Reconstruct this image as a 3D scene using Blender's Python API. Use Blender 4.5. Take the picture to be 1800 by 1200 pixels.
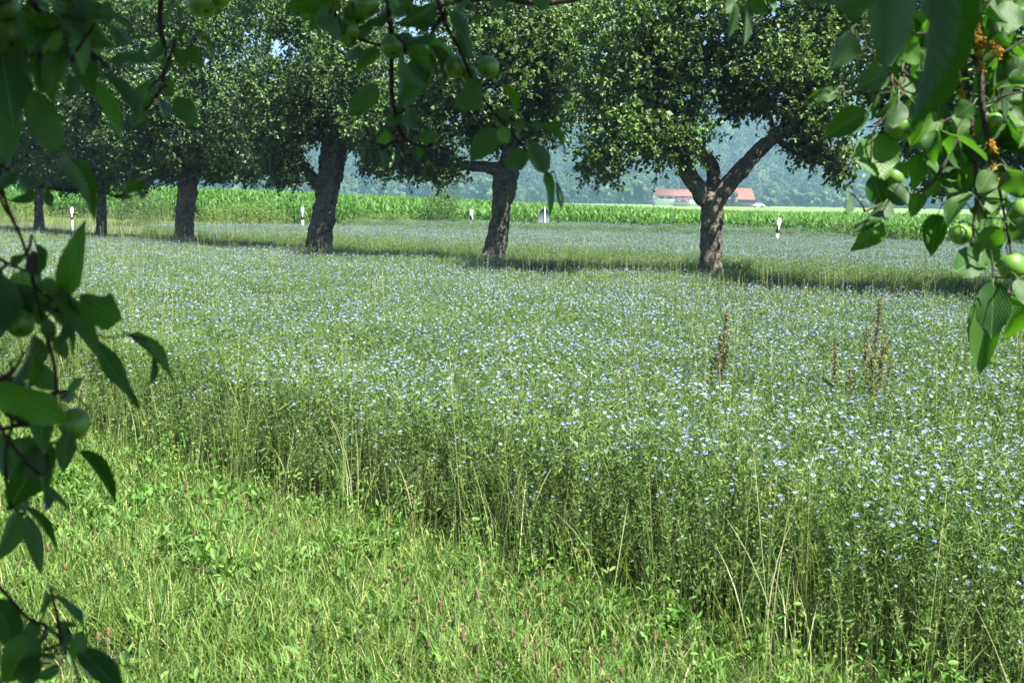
import bpy, math, random
import numpy as np
from mathutils import Vector, Matrix, noise as mnoise

for o in list(bpy.data.objects):
    bpy.data.objects.remove(o)
S = bpy.context.scene
COL = S.collection
R = math.radians

# ------------------------------------------------------------------ camera
CAMZ = 1.70
FPX = 2000.0                                  # focal length in pixels of the 1800 px wide photograph
PITCH, ROLL = R(7.15), R(0.9)
cam_d = bpy.data.cameras.new('camera')
cam_d.sensor_width = 36.0
cam_d.lens = FPX / 1800 * 36
cam_d.clip_start = 0.05
cam_d.clip_end = 20000
cam_d.dof.use_dof = True
cam_d.dof.focus_distance = 11.0
cam_d.dof.aperture_fstop = 10.0
cam = bpy.data.objects.new('camera', cam_d)
COL.objects.link(cam)
CAMR = Matrix.Rotation(math.pi / 2 - PITCH, 3, 'X') @ Matrix.Rotation(ROLL, 3, 'Z')
cam.matrix_world = Matrix.Translation((0, 0, CAMZ)) @ CAMR.to_4x4()
S.camera = cam

# ------------------------------------------------------------------ sky, sun, exposure
SUN_EL = R(58)
SUN_AZ = R(131)                               # clockwise from the view direction: right and a little behind
W = bpy.data.worlds.new('World')
S.world = W
W.use_nodes = True
wn = W.node_tree
bg = wn.nodes['Background']
sky = wn.nodes.new('ShaderNodeTexSky')
sky.sky_type = 'NISHITA'
sky.sun_disc = False
sky.sun_elevation = SUN_EL
sky.sun_rotation = SUN_AZ
sky.air_density = 0.75
sky.dust_density = 0.3
sky.ozone_density = 1.5
wn.links.new(sky.outputs[0], bg.inputs[0])
bg.inputs[1].default_value = 0.05
sun_d = bpy.data.lights.new('sun', 'SUN')
sun_d.energy = 5.0
sun_d.angle = R(0.53)
sun_d.color = (1.0, 0.965, 0.90)
sun = bpy.data.objects.new('sun', sun_d)
COL.objects.link(sun)
SUNV = Vector((math.sin(SUN_AZ) * math.cos(SUN_EL), math.cos(SUN_AZ) * math.cos(SUN_EL), math.sin(SUN_EL)))
sun.rotation_euler = SUNV.to_track_quat('Z', 'Y').to_euler()
S.view_settings.view_transform = 'Standard'
S.view_settings.look = 'None'
S.view_settings.gamma = 1
S.view_settings.exposure = 2.0
cy = S.cycles
cy.max_bounces = 5
cy.diffuse_bounces = 1
cy.glossy_bounces = 2
cy.transmission_bounces = 3
cy.volume_bounces = 1
cy.transparent_max_bounces = 4
cy.caustics_reflective = False
cy.caustics_refractive = False
cy.sample_clamp_indirect = 6
cy.use_adaptive_sampling = True
cy.adaptive_threshold = 0.012
cy.adaptive_min_samples = 16
cy.use_denoising = True
cy.denoising_prefilter = 'ACCURATE'
cy.denoiser = 'OPENIMAGEDENOISE'

# ------------------------------------------------------------------ helpers
def ray(x, y):
    return CAMR @ Vector(((x - 900) / FPX, -(y - 600) / FPX, -1.0))
def P(x, y, d):
    r = ray(x, y)
    return Vector((0, 0, CAMZ)) + r * (d / r.y)
def G(x, y, z=0.0):
    r = ray(x, y)
    return Vector((0, 0, CAMZ)) + r * ((z - CAMZ) / r.z)
def to_px(V):
    Q = (np.asarray(V) - np.array([0, 0, CAMZ])) @ np.array(CAMR)
    return 900 + FPX * Q[:, 0] / -Q[:, 2], 600 - FPX * Q[:, 1] / -Q[:, 2]

def mesh_np(name, V, F, uv=None, attrs=None, midx=None, smooth=False):
    """V (n,3); F list of integer arrays (each (m,k)); attrs: name -> per-vertex float"""
    me = bpy.data.meshes.new(name)
    V = np.asarray(V, dtype=np.float32)
    if not isinstance(F, (list, tuple)):
        F = [F]
    F = [np.asarray(f, dtype=np.int32) for f in F if len(f)]
    loops = np.concatenate([f.ravel() for f in F])
    tot = np.concatenate([np.full(len(f), f.shape[1], dtype=np.int32) for f in F])
    start = np.concatenate([[0], np.cumsum(tot)[:-1]]).astype(np.int32)
    me.vertices.add(len(V))
    me.vertices.foreach_set('co', V.ravel())
    me.loops.add(len(loops))
    me.loops.foreach_set('vertex_index', loops)
    me.polygons.add(len(tot))
    me.polygons.foreach_set('loop_start', start)
    if midx is not None:
        me.polygons.foreach_set('material_index', np.asarray(midx, dtype=np.int32))
    me.update(calc_edges=True)
    if uv is not None:
        l = me.uv_layers.new(name='UVMap')
        l.data.foreach_set('uv', np.asarray(uv, dtype=np.float32)[loops].ravel())
    for k, a in (attrs or {}).items():
        at = me.attributes.new(k, 'FLOAT', 'POINT')
        at.data.foreach_set('value', np.asarray(a, dtype=np.float32))
    if smooth:
        me.shade_smooth()
    return me

def link(o, parent=None):
    COL.objects.link(o)
    if parent is not None:
        o.parent = parent
    return o
def add(name, me, mats, parent=None, loc=(0, 0, 0), rot=(0, 0, 0), scale=(1, 1, 1)):
    if mats is not None and not len(me.materials):
        for m in (mats if isinstance(mats, (list, tuple)) else [mats]):
            me.materials.append(m)
    o = bpy.data.objects.new(name, me)
    o.location = loc; o.rotation_euler = rot; o.scale = scale
    return link(o, parent)
def empty(name, loc=(0, 0, 0), rz=0):
    o = bpy.data.objects.new(name, None)
    o.empty_display_size = 0.1
    o.location = loc; o.rotation_euler = (0, 0, rz)
    return link(o)
def tag(o, label=None, cat=None, group=None, kind=None):
    if label: o['label'] = label
    if cat: o['category'] = cat
    if group: o['group'] = group
    if kind: o['kind'] = kind
    return o
def copy_tree(o, parent=None):
    c = o.copy()
    link(c)
    c.parent = parent
    for ch in list(o.children):
        copy_tree(ch, c)
    return c
def norm(a):
    return a / np.maximum(np.linalg.norm(a, axis=-1, keepdims=True), 1e-9)
def frames(D, rng, upbias=None):
    """orthonormal X,Z for directions D (n,3); Z prefers upbias (n,3) or random"""
    if upbias is None:
        upbias = rng.normal(size=D.shape)
    X = norm(np.cross(D, upbias))
    Z = np.cross(X, D)
    return X, Z

class Geo:
    """collects geometry of one mesh"""
    def __init__(s):
        s.V = []; s.Q = []; s.T = []; s.n = 0; s.A = []; s.MQ = []; s.MT = []
    def put(s, V, Q=None, T=None, a=0.0, m=0):
        V = np.asarray(V, dtype=float)
        s.V.append(V)
        s.A.append(np.broadcast_to(np.asarray(a, dtype=float), (len(V),)))
        if Q is not None and len(Q):
            s.Q.append(np.asarray(Q) + s.n); s.MQ += [m] * len(Q)
        if T is not None and len(T):
            s.T.append(np.asarray(T) + s.n); s.MT += [m] * len(T)
        s.n += len(V)
    def mesh(s, name, smooth=False):
        F = []; mi = []
        if s.Q: F.append(np.concatenate(s.Q)); mi += s.MQ
        if s.T: F.append(np.concatenate(s.T)); mi += s.MT
        return mesh_np(name, np.concatenate(s.V), F, attrs={'rnd': np.concatenate(s.A)}, midx=mi, smooth=smooth)
    def box(s, c, d, rz=0, m=0, a=0.0):
        c = np.array(c); d = np.array(d) / 2
        v = np.array([[i, j, k] for i in (-1, 1) for j in (-1, 1) for k in (-1, 1)]) * d
        co, si = math.cos(rz), math.sin(rz)
        v = np.stack([v[:, 0] * co - v[:, 1] * si, v[:, 0] * si + v[:, 1] * co, v[:, 2]], 1) + c
        s.put(v, [[0, 1, 3, 2], [4, 6, 7, 5], [0, 4, 5, 1], [2, 3, 7, 6], [0, 2, 6, 4], [1, 5, 7, 3]], a=a, m=m)

def spline(pts, n):
    """Catmull-Rom through pts (k,c)"""
    p = np.asarray(pts, dtype=float)
    p = np.vstack([2 * p[0] - p[1], p, 2 * p[-1] - p[-2]])
    t = np.linspace(0, len(p) - 3 - 1e-6, n)
    i = t.astype(int); f = (t - i)[:, None]
    a, b, c, d = p[i], p[i + 1], p[i + 2], p[i + 3]
    return 0.5 * (2 * b + (c - a) * f + (2 * a - 5 * b + 4 * c - d) * f ** 2 + (3 * b - a - 3 * c + d) * f ** 3)

def tube(geo, pts, nseg=8, nring=10, rough=0.0, freq=3.0, a=0.0, cap=True, m=0, seed=0.0, ridges=0):
    """pts rows x,y,z,r"""
    s = spline(pts, nring)
    C, r = s[:, :3], np.maximum(s[:, 3], 1e-4)
    D = norm(np.gradient(C, axis=0))
    ref = np.array([0.31, 0.93, 0.12]) if abs(D[0][2]) > 0.5 else np.array([0.1, 0.2, 1.0])
    X = norm(np.cross(D, np.broadcast_to(ref, D.shape))); Y = np.cross(D, X)
    th = np.linspace(0, 2 * math.pi, nseg, endpoint=False)
    ring = C[:, None] + (np.cos(th)[None, :, None] * X[:, None] + np.sin(th)[None, :, None] * Y[:, None]) * r[:, None, None]
    V = ring.reshape(-1, 3)
    if rough:
        rr = np.repeat(r, nseg); ctr = np.repeat(C, nseg, axis=0)
        k = np.empty(len(V))
        for q, v in enumerate(V):
            p = Vector((v[0] * freq + seed, v[1] * freq, v[2] * freq * 0.55))
            k[q] = 1 + rough * (mnoise.noise(p) + 0.55 * mnoise.noise(p * 2.7) + 0.35 * mnoise.noise(Vector((p.x * 6, p.y * 6, p.z * 2.2))))
        V = ctr + (V - ctr) * k[:, None]
    i = np.arange(nring - 1)[:, None] * nseg; j = np.arange(nseg)[None]
    jn = (j + 1) % nseg
    Q = np.stack([i + j, i + jn, i + nseg + jn, i + nseg + j], -1).reshape(-1, 4)
    T = []
    if cap:
        V = np.vstack([V, C[-1] + D[-1] * r[-1] * 0.5])
        e = len(V) - 1; o = (nring - 1) * nseg
        T = [[o + q, o + (q + 1) % nseg, e] for q in range(nseg)]
    geo.put(V, Q, T, a=a, m=m)

# ------------------------------------------------------------------ materials
def M(name):
    m = bpy.data.materials.new(name)
    m.use_nodes = True
    nt = m.node_tree
    nt.nodes.clear()
    out = nt.nodes.new('ShaderNodeOutputMaterial')
    return m, nt, out
def nd(nt, t, **kw):
    n = nt.nodes.new(t)
    for k, v in kw.items():
        setattr(n, k, v)
    return n
def mixcol(nt, fac, a, b, blend='MIX'):
    n = nd(nt, 'ShaderNodeMix', data_type='RGBA', blend_type=blend)
    for sock, v in ((n.inputs[0], fac), (n.inputs[6], a), (n.inputs[7], b)):
        if isinstance(v, bpy.types.NodeSocket): nt.links.new(v, sock)
        elif isinstance(v, (int, float)): sock.default_value = v
        else: sock.default_value = (*v, 1)
    return n.outputs[2]
def noise_tex(nt, scale, detail=4, vec=None, rough=0.6):
    n = nd(nt, 'ShaderNodeTexNoise')
    n.inputs['Scale'].default_value = scale; n.inputs['Detail'].default_value = detail; n.inputs['Roughness'].default_value = rough
    if vec is not None: nt.links.new(vec, n.inputs['Vector'])
    return n.outputs[0]
def ramp(nt, fac, stops):
    n = nd(nt, 'ShaderNodeValToRGB')
    e = n.color_ramp.elements
    while len(e) < len(stops): e.new(0.5)
    for q, (p, c) in zip(e, stops):
        q.position = p; q.color = (*c, 1) if len(c) == 3 else c
    nt.links.new(fac, n.inputs[0])
    return n.outputs[0]
def maprange(nt, v, a, b, c=0.0, d=1.0):
    n = nd(nt, 'ShaderNodeMapRange')
    nt.links.new(v, n.inputs[0])
    for i, q in enumerate((a, b, c, d)): n.inputs[i + 1].default_value = q
    return n.outputs[0]

def leaf_mat(name, dark, light, under=None, rough=0.42, trans=0.35, tcol=None, inst=0.35, spec=0.5, dry=None):
    """a leaf: colour between dark and light by the leaf's own random value, paler underside, light passing through"""
    m, nt, out = M(name)
    at = nd(nt, 'ShaderNodeAttribute', attribute_name='rnd')
    oi = nd(nt, 'ShaderNodeObjectInfo')
    f = nd(nt, 'ShaderNodeMath', operation='MULTIPLY_ADD')
    nt.links.new(oi.outputs['Random'], f.inputs[0]); f.inputs[1].default_value = inst
    g = nd(nt, 'ShaderNodeMath', operation='MULTIPLY'); g.inputs[1].default_value = 1 - inst
    nt.links.new(at.outputs['Fac'], g.inputs[0]); nt.links.new(g.outputs[0], f.inputs[2])
    c = mixcol(nt, f.outputs[0], dark, light)
    if dry is not None:                                     # some blades have dried to straw
        c = mixcol(nt, maprange(nt, at.outputs['Fac'], dry[0], min(dry[0] + .06, 1)), c, dry[1])
    if under is not None:
        ge = nd(nt, 'ShaderNodeNewGeometry')
        c = mixcol(nt, ge.outputs['Backfacing'], c, under)
    b = nd(nt, 'ShaderNodeBsdfPrincipled')
    nt.links.new(c, b.inputs['Base Color'])
    b.inputs['Roughness'].default_value = rough
    b.inputs['Specular IOR Level'].default_value = spec
    t = nd(nt, 'ShaderNodeBsdfTranslucent')
    tc = mixcol(nt, 1.0, c, tcol or (1.6, 1.9, 0.45), 'MULTIPLY')
    nt.links.new(tc, t.inputs['Color'])
    mx = nd(nt, 'ShaderNodeMixShader'); mx.inputs[0].default_value = trans
    nt.links.new(b.outputs[0], mx.inputs[1]); nt.links.new(t.outputs[0], mx.inputs[2])
    nt.links.new(mx.outputs[0], out.inputs[0])
    return m
def plain(name, col, rough=0.6, noise=None, spec=0.4, metallic=0.0, bump=0.0):
    m, nt, out = M(name)
    b = nd(nt, 'ShaderNodeBsdfPrincipled')
    b.inputs['Roughness'].default_value = rough
    b.inputs['Specular IOR Level'].default_value = spec
    b.inputs['Metallic'].default_value = metallic
    if noise:
        sc, c2 = noise
        tc = nd(nt, 'ShaderNodeTexCoord')
        f = noise_tex(nt, sc, 5, tc.outputs['Object'])
        f = maprange(nt, f, 0.35, 0.65)
        c = mixcol(nt, f, col, c2)
        nt.links.new(c, b.inputs['Base Color'])
        if bump:
            bp = nd(nt, 'ShaderNodeBump'); bp.inputs['Strength'].default_value = bump
            nt.links.new(f, bp.inputs['Height']); nt.links.new(bp.outputs[0], b.inputs['Normal'])
    else:
        b.inputs['Base Color'].default_value = (*col, 1)
    nt.links.new(b.outputs[0], out.inputs[0])
    return m
def bark_mat(name, base, crack, lichen, lichen_amt=0.5, scale=9.0):
    m, nt, out = M(name)
    tc = nd(nt, 'ShaderNodeTexCoord')
    mp = nd(nt, 'ShaderNodeMapping'); mp.inputs['Scale'].default_value = (1, 1, 0.35)
    nt.links.new(tc.outputs['Object'], mp.inputs[0])
    n1 = nd(nt, 'ShaderNodeTexNoise', noise_type='RIDGED_MULTIFRACTAL')
    n1.inputs['Scale'].default_value = scale; n1.inputs['Detail'].default_value = 6; n1.inputs['Roughness'].default_value = 0.55; n1.inputs['Distortion'].default_value = 0.6
    nt.links.new(mp.outputs[0], n1.inputs['Vector'])
    r1 = maprange(nt, n1.outputs[0], 0.35, 0.95, 1.0, 0.0)
    n3 = maprange(nt, noise_tex(nt, scale * 5, 6, mp.outputs[0], 0.7), 0.32, 0.62, 0.35, 1.0)
    n4 = maprange(nt, noise_tex(nt, scale * 1.1, 4, tc.outputs['Object'], 0.6), 0.40, 0.60, 0.30, 1.0)
    f0 = nd(nt, 'ShaderNodeMath', operation='MULTIPLY'); nt.links.new(r1, f0.inputs[0]); nt.links.new(n4, f0.inputs[1])
    f = nd(nt, 'ShaderNodeMath', operation='MULTIPLY'); nt.links.new(f0.outputs[0], f.inputs[0]); nt.links.new(n3, f.inputs[1])
    c = mixcol(nt, f.outputs[0], crack, base)
    n2 = noise_tex(nt, 3.2, 5, tc.outputs['Object'])
    lf = maprange(nt, n2, 0.56 - 0.1 * lichen_amt, 0.66, 0.0, 0.75)
    lm = nd(nt, 'ShaderNodeMath', operation='MULTIPLY'); nt.links.new(lf, lm.inputs[0]); nt.links.new(f.outputs[0], lm.inputs[1])
    c = mixcol(nt, lm.outputs[0], c, lichen)
    b = nd(nt, 'ShaderNodeBsdfPrincipled'); b.inputs['Roughness'].default_value = 0.9; b.inputs['Specular IOR Level'].default_value = 0.2
    nt.links.new(c, b.inputs['Base Color'])
    bp = nd(nt, 'ShaderNodeBump'); bp.inputs['Strength'].default_value = 0.9; bp.inputs['Distance'].default_value = 0.05
    nt.links.new(f.outputs[0], bp.inputs['Height']); nt.links.new(bp.outputs[0], b.inputs['Normal'])
    nt.links.new(b.outputs[0], out.inputs[0])
    return m

MAT = {}
MAT['flax_leaf'] = leaf_mat('flax_leaf', (0.012, 0.048, 0.007), (0.195, 0.305, 0.078), rough=0.6, trans=0.12, spec=0.12, inst=0.12)
MAT['flax_stem'] = leaf_mat('flax_stem', (0.040, 0.095, 0.020), (0.210, 0.290, 0.095), rough=0.5, trans=0.15)
MAT['flax_petal'] = leaf_mat('flax_petal', (0.19, 0.25, 0.52), (0.38, 0.44, 0.64), rough=0.6, trans=0.35, tcol=(1, 1, 1), inst=0.2, spec=0.2)
MAT['flax_eye'] = plain('flax_eye', (0.75, 0.75, 0.55))
MAT['tall_grass'] = leaf_mat('tall_grass', (0.100, 0.175, 0.032), (0.330, 0.370, 0.140), rough=0.5, trans=0.3, dry=(0.8, (0.46, 0.42, 0.22)))
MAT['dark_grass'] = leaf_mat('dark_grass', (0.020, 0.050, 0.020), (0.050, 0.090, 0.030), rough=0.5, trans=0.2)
MAT['meadow'] = leaf_mat('meadow', (0.012, 0.046, 0.006), (0.205, 0.325, 0.075), rough=0.55, trans=0.26, spec=0.18, inst=0.12, dry=(0.91, (0.40, 0.36, 0.17)))
MAT['broad'] = leaf_mat('broad', (0.034, 0.105, 0.016), (0.165, 0.290, 0.064), rough=0.5, trans=0.28, spec=0.2, inst=0.15)
MAT['straw'] = plain('straw', (0.48, 0.42, 0.22), 0.7)
MAT['tree_leaf'] = leaf_mat('tree_leaf', (0.042, 0.110, 0.022), (0.155, 0.255, 0.074), under=(0.065, 0.110, 0.042), rough=0.45, trans=0.28, inst=0.0, spec=0.3)
MAT['far_leaf'] = leaf_mat('far_leaf', (0.020, 0.055, 0.014), (0.070, 0.125, 0.034), rough=0.6, trans=0.2, inst=0.4)
MAT['forest_leaf'] = leaf_mat('forest_leaf', (0.012, 0.036, 0.014), (0.070, 0.110, 0.038), rough=0.8, trans=0.1, inst=0.8, spec=0.1)
MAT['bush_leaf'] = leaf_mat('bush_leaf', (0.075, 0.145, 0.022), (0.185, 0.270, 0.055), rough=0.5, trans=0.3, inst=0.0)
MAT['bush_dark'] = leaf_mat('bush_dark', (0.035, 0.095, 0.018), (0.110, 0.190, 0.040), rough=0.5, trans=0.3, inst=0.0)
MAT['corn'] = leaf_mat('corn', (0.034, 0.110, 0.018), (0.130, 0.240, 0.058), rough=0.5, trans=0.28, inst=0.5, spec=0.25)
MAT['bark'] = bark_mat('bark', (0.28, 0.25, 0.19), (0.024, 0.021, 0.018), (0.30, 0.31, 0.16))
MAT['bark_dark'] = bark_mat('bark_dark', (0.16, 0.135, 0.10), (0.03, 0.025, 0.02), (0.22, 0.20, 0.08))
MAT['plantain'] = plain('plantain', (0.225, 0.160, 0.075), 0.9, (160, (0.12, 0.080, 0.038)))
MAT['plantain_dark'] = plain('plantain_dark', (0.035, 0.030, 0.018), 0.8, (160, (0.07, 0.06, 0.03)))
MAT['dock'] = leaf_mat('dock', (0.085, 0.070, 0.028), (0.23, 0.185, 0.085), rough=0.7, trans=0.2, inst=0.0)
MAT['white_plastic'] = plain('white_plastic', (0.80, 0.80, 0.78), 0.45, (3, (0.66, 0.66, 0.62)))
MAT['black_plastic'] = plain('black_plastic', (0.02, 0.02, 0.02), 0.5)
MAT['grey_metal'] = plain('grey_metal', (0.38, 0.40, 0.40), 0.45, (8, (0.28, 0.30, 0.30)), metallic=0.4)
MAT['sign_back'] = plain('sign_back', (0.13, 0.17, 0.16), 0.5, (8, (0.09, 0.12, 0.11)))
MAT['reflector'] = plain('reflector', (0.75, 0.75, 0.75), 0.2)

def ground_mat():
    m, nt, out = M('ground_soil')
    tc = nd(nt, 'ShaderNodeTexCoord')
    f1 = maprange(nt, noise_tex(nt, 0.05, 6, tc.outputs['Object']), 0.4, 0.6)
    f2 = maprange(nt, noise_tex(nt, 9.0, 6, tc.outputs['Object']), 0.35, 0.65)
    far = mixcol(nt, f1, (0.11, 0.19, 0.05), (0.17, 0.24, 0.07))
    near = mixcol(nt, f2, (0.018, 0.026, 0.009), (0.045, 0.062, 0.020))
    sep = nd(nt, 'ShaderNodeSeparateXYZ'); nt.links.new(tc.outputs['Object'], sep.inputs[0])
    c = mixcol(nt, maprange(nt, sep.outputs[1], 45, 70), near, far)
    b = nd(nt, 'ShaderNodeBsdfPrincipled'); b.inputs['Roughness'].default_value = 0.95; b.inputs['Specular IOR Level'].default_value = 0.1
    nt.links.new(c, b.inputs['Base Color'])
    bp = nd(nt, 'ShaderNodeBump'); bp.inputs['Strength'].default_value = 0.6; bp.inputs['Distance'].default_value = 0.05
    nt.links.new(f2, bp.inputs['Height']); nt.links.new(bp.outputs[0], b.inputs['Normal'])
    nt.links.new(b.outputs[0], out.inputs[0])
    return m

# ------------------------------------------------------------------ ground, road, hill
def ground_z(x, y):
    """gentle relief: flat by the camera, a low road bank, corn land rising to the left"""
    t = ROADN[0] * (x - ROADP[0]) + ROADN[1] * (y - ROADP[1])         # metres beyond the posts
    b = np.clip((t + 1.2) / 1.6, 0, 1)
    z = 0.22 * b * b * (3 - 2 * b)
    s = np.clip((t - 6) / 8, 0, 1)
    z = z + s * np.clip((9 - x) / 34, -0.12, 0.9) * 0.95
    k = np.clip((t - 70) / 60, 0, 1)
    return z * (1 - k)
ROADP = np.array([-1.5, 39.6])
ROADN = np.array([0.30, 0.954]); ROADU = np.array([0.954, -0.30])
xs = np.unique(np.concatenate([np.linspace(-4000, -120, 18), np.linspace(-120, 120, 97), np.linspace(120, 4000, 18)]))
ys = np.unique(np.concatenate([np.linspace(-3000, -20, 12), np.linspace(-20, 160, 121), np.linspace(160, 5000, 24)]))
gx, gy = np.meshgrid(xs, ys)
V = np.stack([gx, gy, ground_z(gx, gy)], -1).reshape(-1, 3)
nx = len(xs)
i = (np.arange(len(ys) - 1)[:, None] * nx + np.arange(nx - 1)[None]).ravel()
Q = np.stack([i, i + 1, i + nx + 1, i + nx], 1)
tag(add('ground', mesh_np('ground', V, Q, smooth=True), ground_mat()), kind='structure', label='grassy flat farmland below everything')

def strip(name, t0, t1, lift, mat, s0=-130, s1=130):
    ss = np.linspace(s0, s1, 131)
    V = []
    for s in ss:
        for t in np.linspace(t0, t1, 5):
            p = ROADP + ROADU * s + ROADN * t
            V.append((p[0], p[1], float(ground_z(p[0], p[1])) + lift))
    n = len(ss)
    Q = [[a * 5 + b, (a + 1) * 5 + b, (a + 1) * 5 + b + 1, a * 5 + b + 1] for a in range(n - 1) for b in range(4)]
    return add(name, mesh_np(name, V, np.array(Q), smooth=True), mat)
asph = plain('asphalt', (0.055, 0.055, 0.056), 0.9, (30, (0.042, 0.042, 0.043)), bump=0.2)
tag(strip('road', 0.5, 5.3, 0.02, asph), kind='structure', label='narrow asphalt road behind the flax')
tag(strip('road_marking', 0.62, 0.74, 0.024, plain('road_paint', (0.72, 0.72, 0.70), 0.7, (20, (0.5, 0.5, 0.48)))), kind='structure', label='white edge line along the asphalt road')

rng = np.random.default_rng(5)
def hill_h(x, y):
    f = np.clip((y - 520 - 40 * np.sin(x / 210.0)) / 520, 0, 1)
    h = (f * f * (3 - 2 * f)) * (82 + 14 * np.sin(x / 170.0 + 0.6) + 9 * np.sin(x / 71.0) + 6 * np.sin(y / 60.0 + x / 90.0))
    return h
hx = np.linspace(-1500, 1500, 101); hy = np.linspace(480, 1700, 62)
gx, gy = np.meshgrid(hx, hy)
hz = hill_h(gx, gy) - 0.6
V = np.stack([gx, gy, hz], -1).reshape(-1, 3)
i = (np.arange(61)[:, None] * 101 + np.arange(100)[None]).ravel()
Q = np.stack([i, i + 1, i + 102, i + 101], 1)
tag(add('hill', mesh_np('hill', V, Q, smooth=True), plain('hill_floor', (0.04, 0.06, 0.025), 0.95, (0.02, (0.06, 0.09, 0.03)))), kind='structure', label='long hill under the hazy wood')

# ------------------------------------------------------------------ scatter: one stuff object out of instances of plant meshes
def scatter(name, pts, protos, idx, rotz, tilt, scale, label, cat=None, seed=0):
    """protos: list of (mesh) ; pts (n,3)"""
    n = len(pts)
    me = bpy.data.meshes.new(name)
    me.vertices.add(n)
    me.vertices.foreach_set('co', np.asarray(pts, dtype=np.float32).ravel())
    r = np.zeros((n, 3), dtype=np.float32)
    rg = np.random.default_rng(seed + 99)
    r[:, 0] = rg.normal(0, tilt, n); r[:, 1] = rg.normal(0, tilt, n); r[:, 2] = rotz
    for nm, typ, arr in (('rot', 'FLOAT_VECTOR', r),):
        a = me.attributes.new(nm, typ, 'POINT'); a.data.foreach_set('vector', arr.ravel())
    a = me.attributes.new('scl', 'FLOAT', 'POINT'); a.data.foreach_set('value', np.asarray(scale, dtype=np.float32))
    a = me.attributes.new('pick', 'INT', 'POINT'); a.data.foreach_set('value', np.asarray(idx, dtype=np.int32))
    c = bpy.data.collections.new(name + '_plants')
    for q, pm in enumerate(protos):
        po = bpy.data.objects.new('%s_%02d' % (name, q), pm)
        c.objects.link(po)
    ng = bpy.data.node_groups.new(name, 'GeometryNodeTree')
    ng.interface.new_socket('Geometry', in_out='INPUT', socket_type='NodeSocketGeometry')
    ng.interface.new_socket('Geometry', in_out='OUTPUT', socket_type='NodeSocketGeometry')
    N = ng.nodes; L = ng.links
    gi = N.new('NodeGroupInput'); go = N.new('NodeGroupOutput')
    ci = N.new('GeometryNodeCollectionInfo'); ci.inputs['Collection'].default_value = c
    ci.inputs['Separate Children'].default_value = True; ci.inputs['Reset Children'].default_value = True
    ip = N.new('GeometryNodeInstanceOnPoints'); ip.inputs['Pick Instance'].default_value = True
    def na(nm, t):
        q = N.new('GeometryNodeInputNamedAttribute'); q.data_type = t; q.inputs['Name'].default_value = nm
        return q.outputs[0]
    L.new(gi.outputs[0], ip.inputs['Points']); L.new(ci.outputs[0], ip.inputs['Instance'])
    L.new(na('pick', 'INT'), ip.inputs['Instance Index'])
    e2r = N.new('FunctionNodeEulerToRotation'); L.new(na('rot', 'FLOAT_VECTOR'), e2r.inputs[0]); L.new(e2r.outputs[0], ip.inputs['Rotation'])
    L.new(na('scl', 'FLOAT'), ip.inputs['Scale'])
    L.new(ip.outputs[0], go.inputs[0])
    o = bpy.data.objects.new(name, me)
    link(o)
    md = o.modifiers.new('scatter', 'NODES'); md.node_group = ng
    tag(o, label, cat, kind='stuff')
    return o
def in_poly(x, y, poly):
    inside = np.zeros(len(x), bool)
    n = len(poly)
    for q in range(n):
        x1, y1 = poly[q]; x2, y2 = poly[(q + 1) % n]
        c = ((y1 > y) != (y2 > y)) & (x < (x2 - x1) * (y - y1) / (y2 - y1 + 1e-12) + x1)
        inside ^= c
    return inside
def jitter_grid(x0, x1, y0, y1, step, rg):
    gx, gy = np.meshgrid(np.arange(x0, x1, step), np.arange(y0, y1, step))
    p = np.stack([gx.ravel(), gy.ravel()], 1)
    return p + rg.uniform(-0.5, 0.5, p.shape) * step
def dist_line(p, line):
    best = np.full(len(p), 1e9)
    for a, b in zip(line[:-1], line[1:]):
        a = np.array(a); b = np.array(b); d = b - a
        t = np.clip(((p - a) @ d) / (d @ d), 0, 1)
        best = np.minimum(best, np.linalg.norm(p - (a + t[:, None] * d), axis=1))
    return best
def fbm(p, sc, seed=0.0):
    return np.array([mnoise.noise(Vector((x * sc + seed, y * sc - seed, seed))) + 0.5 * mnoise.noise(Vector((x * sc * 2.3, y * sc * 2.3 + seed, 3.1))) for x, y in p])

# ------------------------------------------------------------------ plant meshes
def strap(geo, base, az, lean, length, width, segs, rg, droop=0.6, a=None, m=0, twist=0.0):
    """an arching blade"""
    t = np.linspace(0, 1, segs + 1)
    d = np.array([math.cos(az), math.sin(az)])
    ang = lean + droop * t ** 1.5
    dx = np.concatenate([[0], np.cumsum(np.sin((ang[:-1] + ang[1:]) / 2))]) * length / segs
    dz = np.concatenate([[0], np.cumsum(np.cos((ang[:-1] + ang[1:]) / 2))]) * length / segs
    c = np.stack([base[0] + d[0] * dx, base[1] + d[1] * dx, base[2] + dz], 1)
    w = width * np.minimum(1, 0.35 + 2.2 * t) * (1 - t ** 2.2) / 1.0
    w[-1] = 0
    tw = az + math.pi / 2 + twist * t
    s = np.stack([np.cos(tw), np.sin(tw), 0 * t], 1) * (w / 2)[:, None]
    V = np.concatenate([c[:-1] - s[:-1], c[:-1] + s[:-1], c[-1:]])
    k = segs
    Q = [[q, q + k, q + k + 1, q + 1] for q in range(k - 1)]
    geo.put(V, Q, [[k - 1, 2 * k - 1, 2 * k]], a=rg.random() if a is None else a, m=m)
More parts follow.
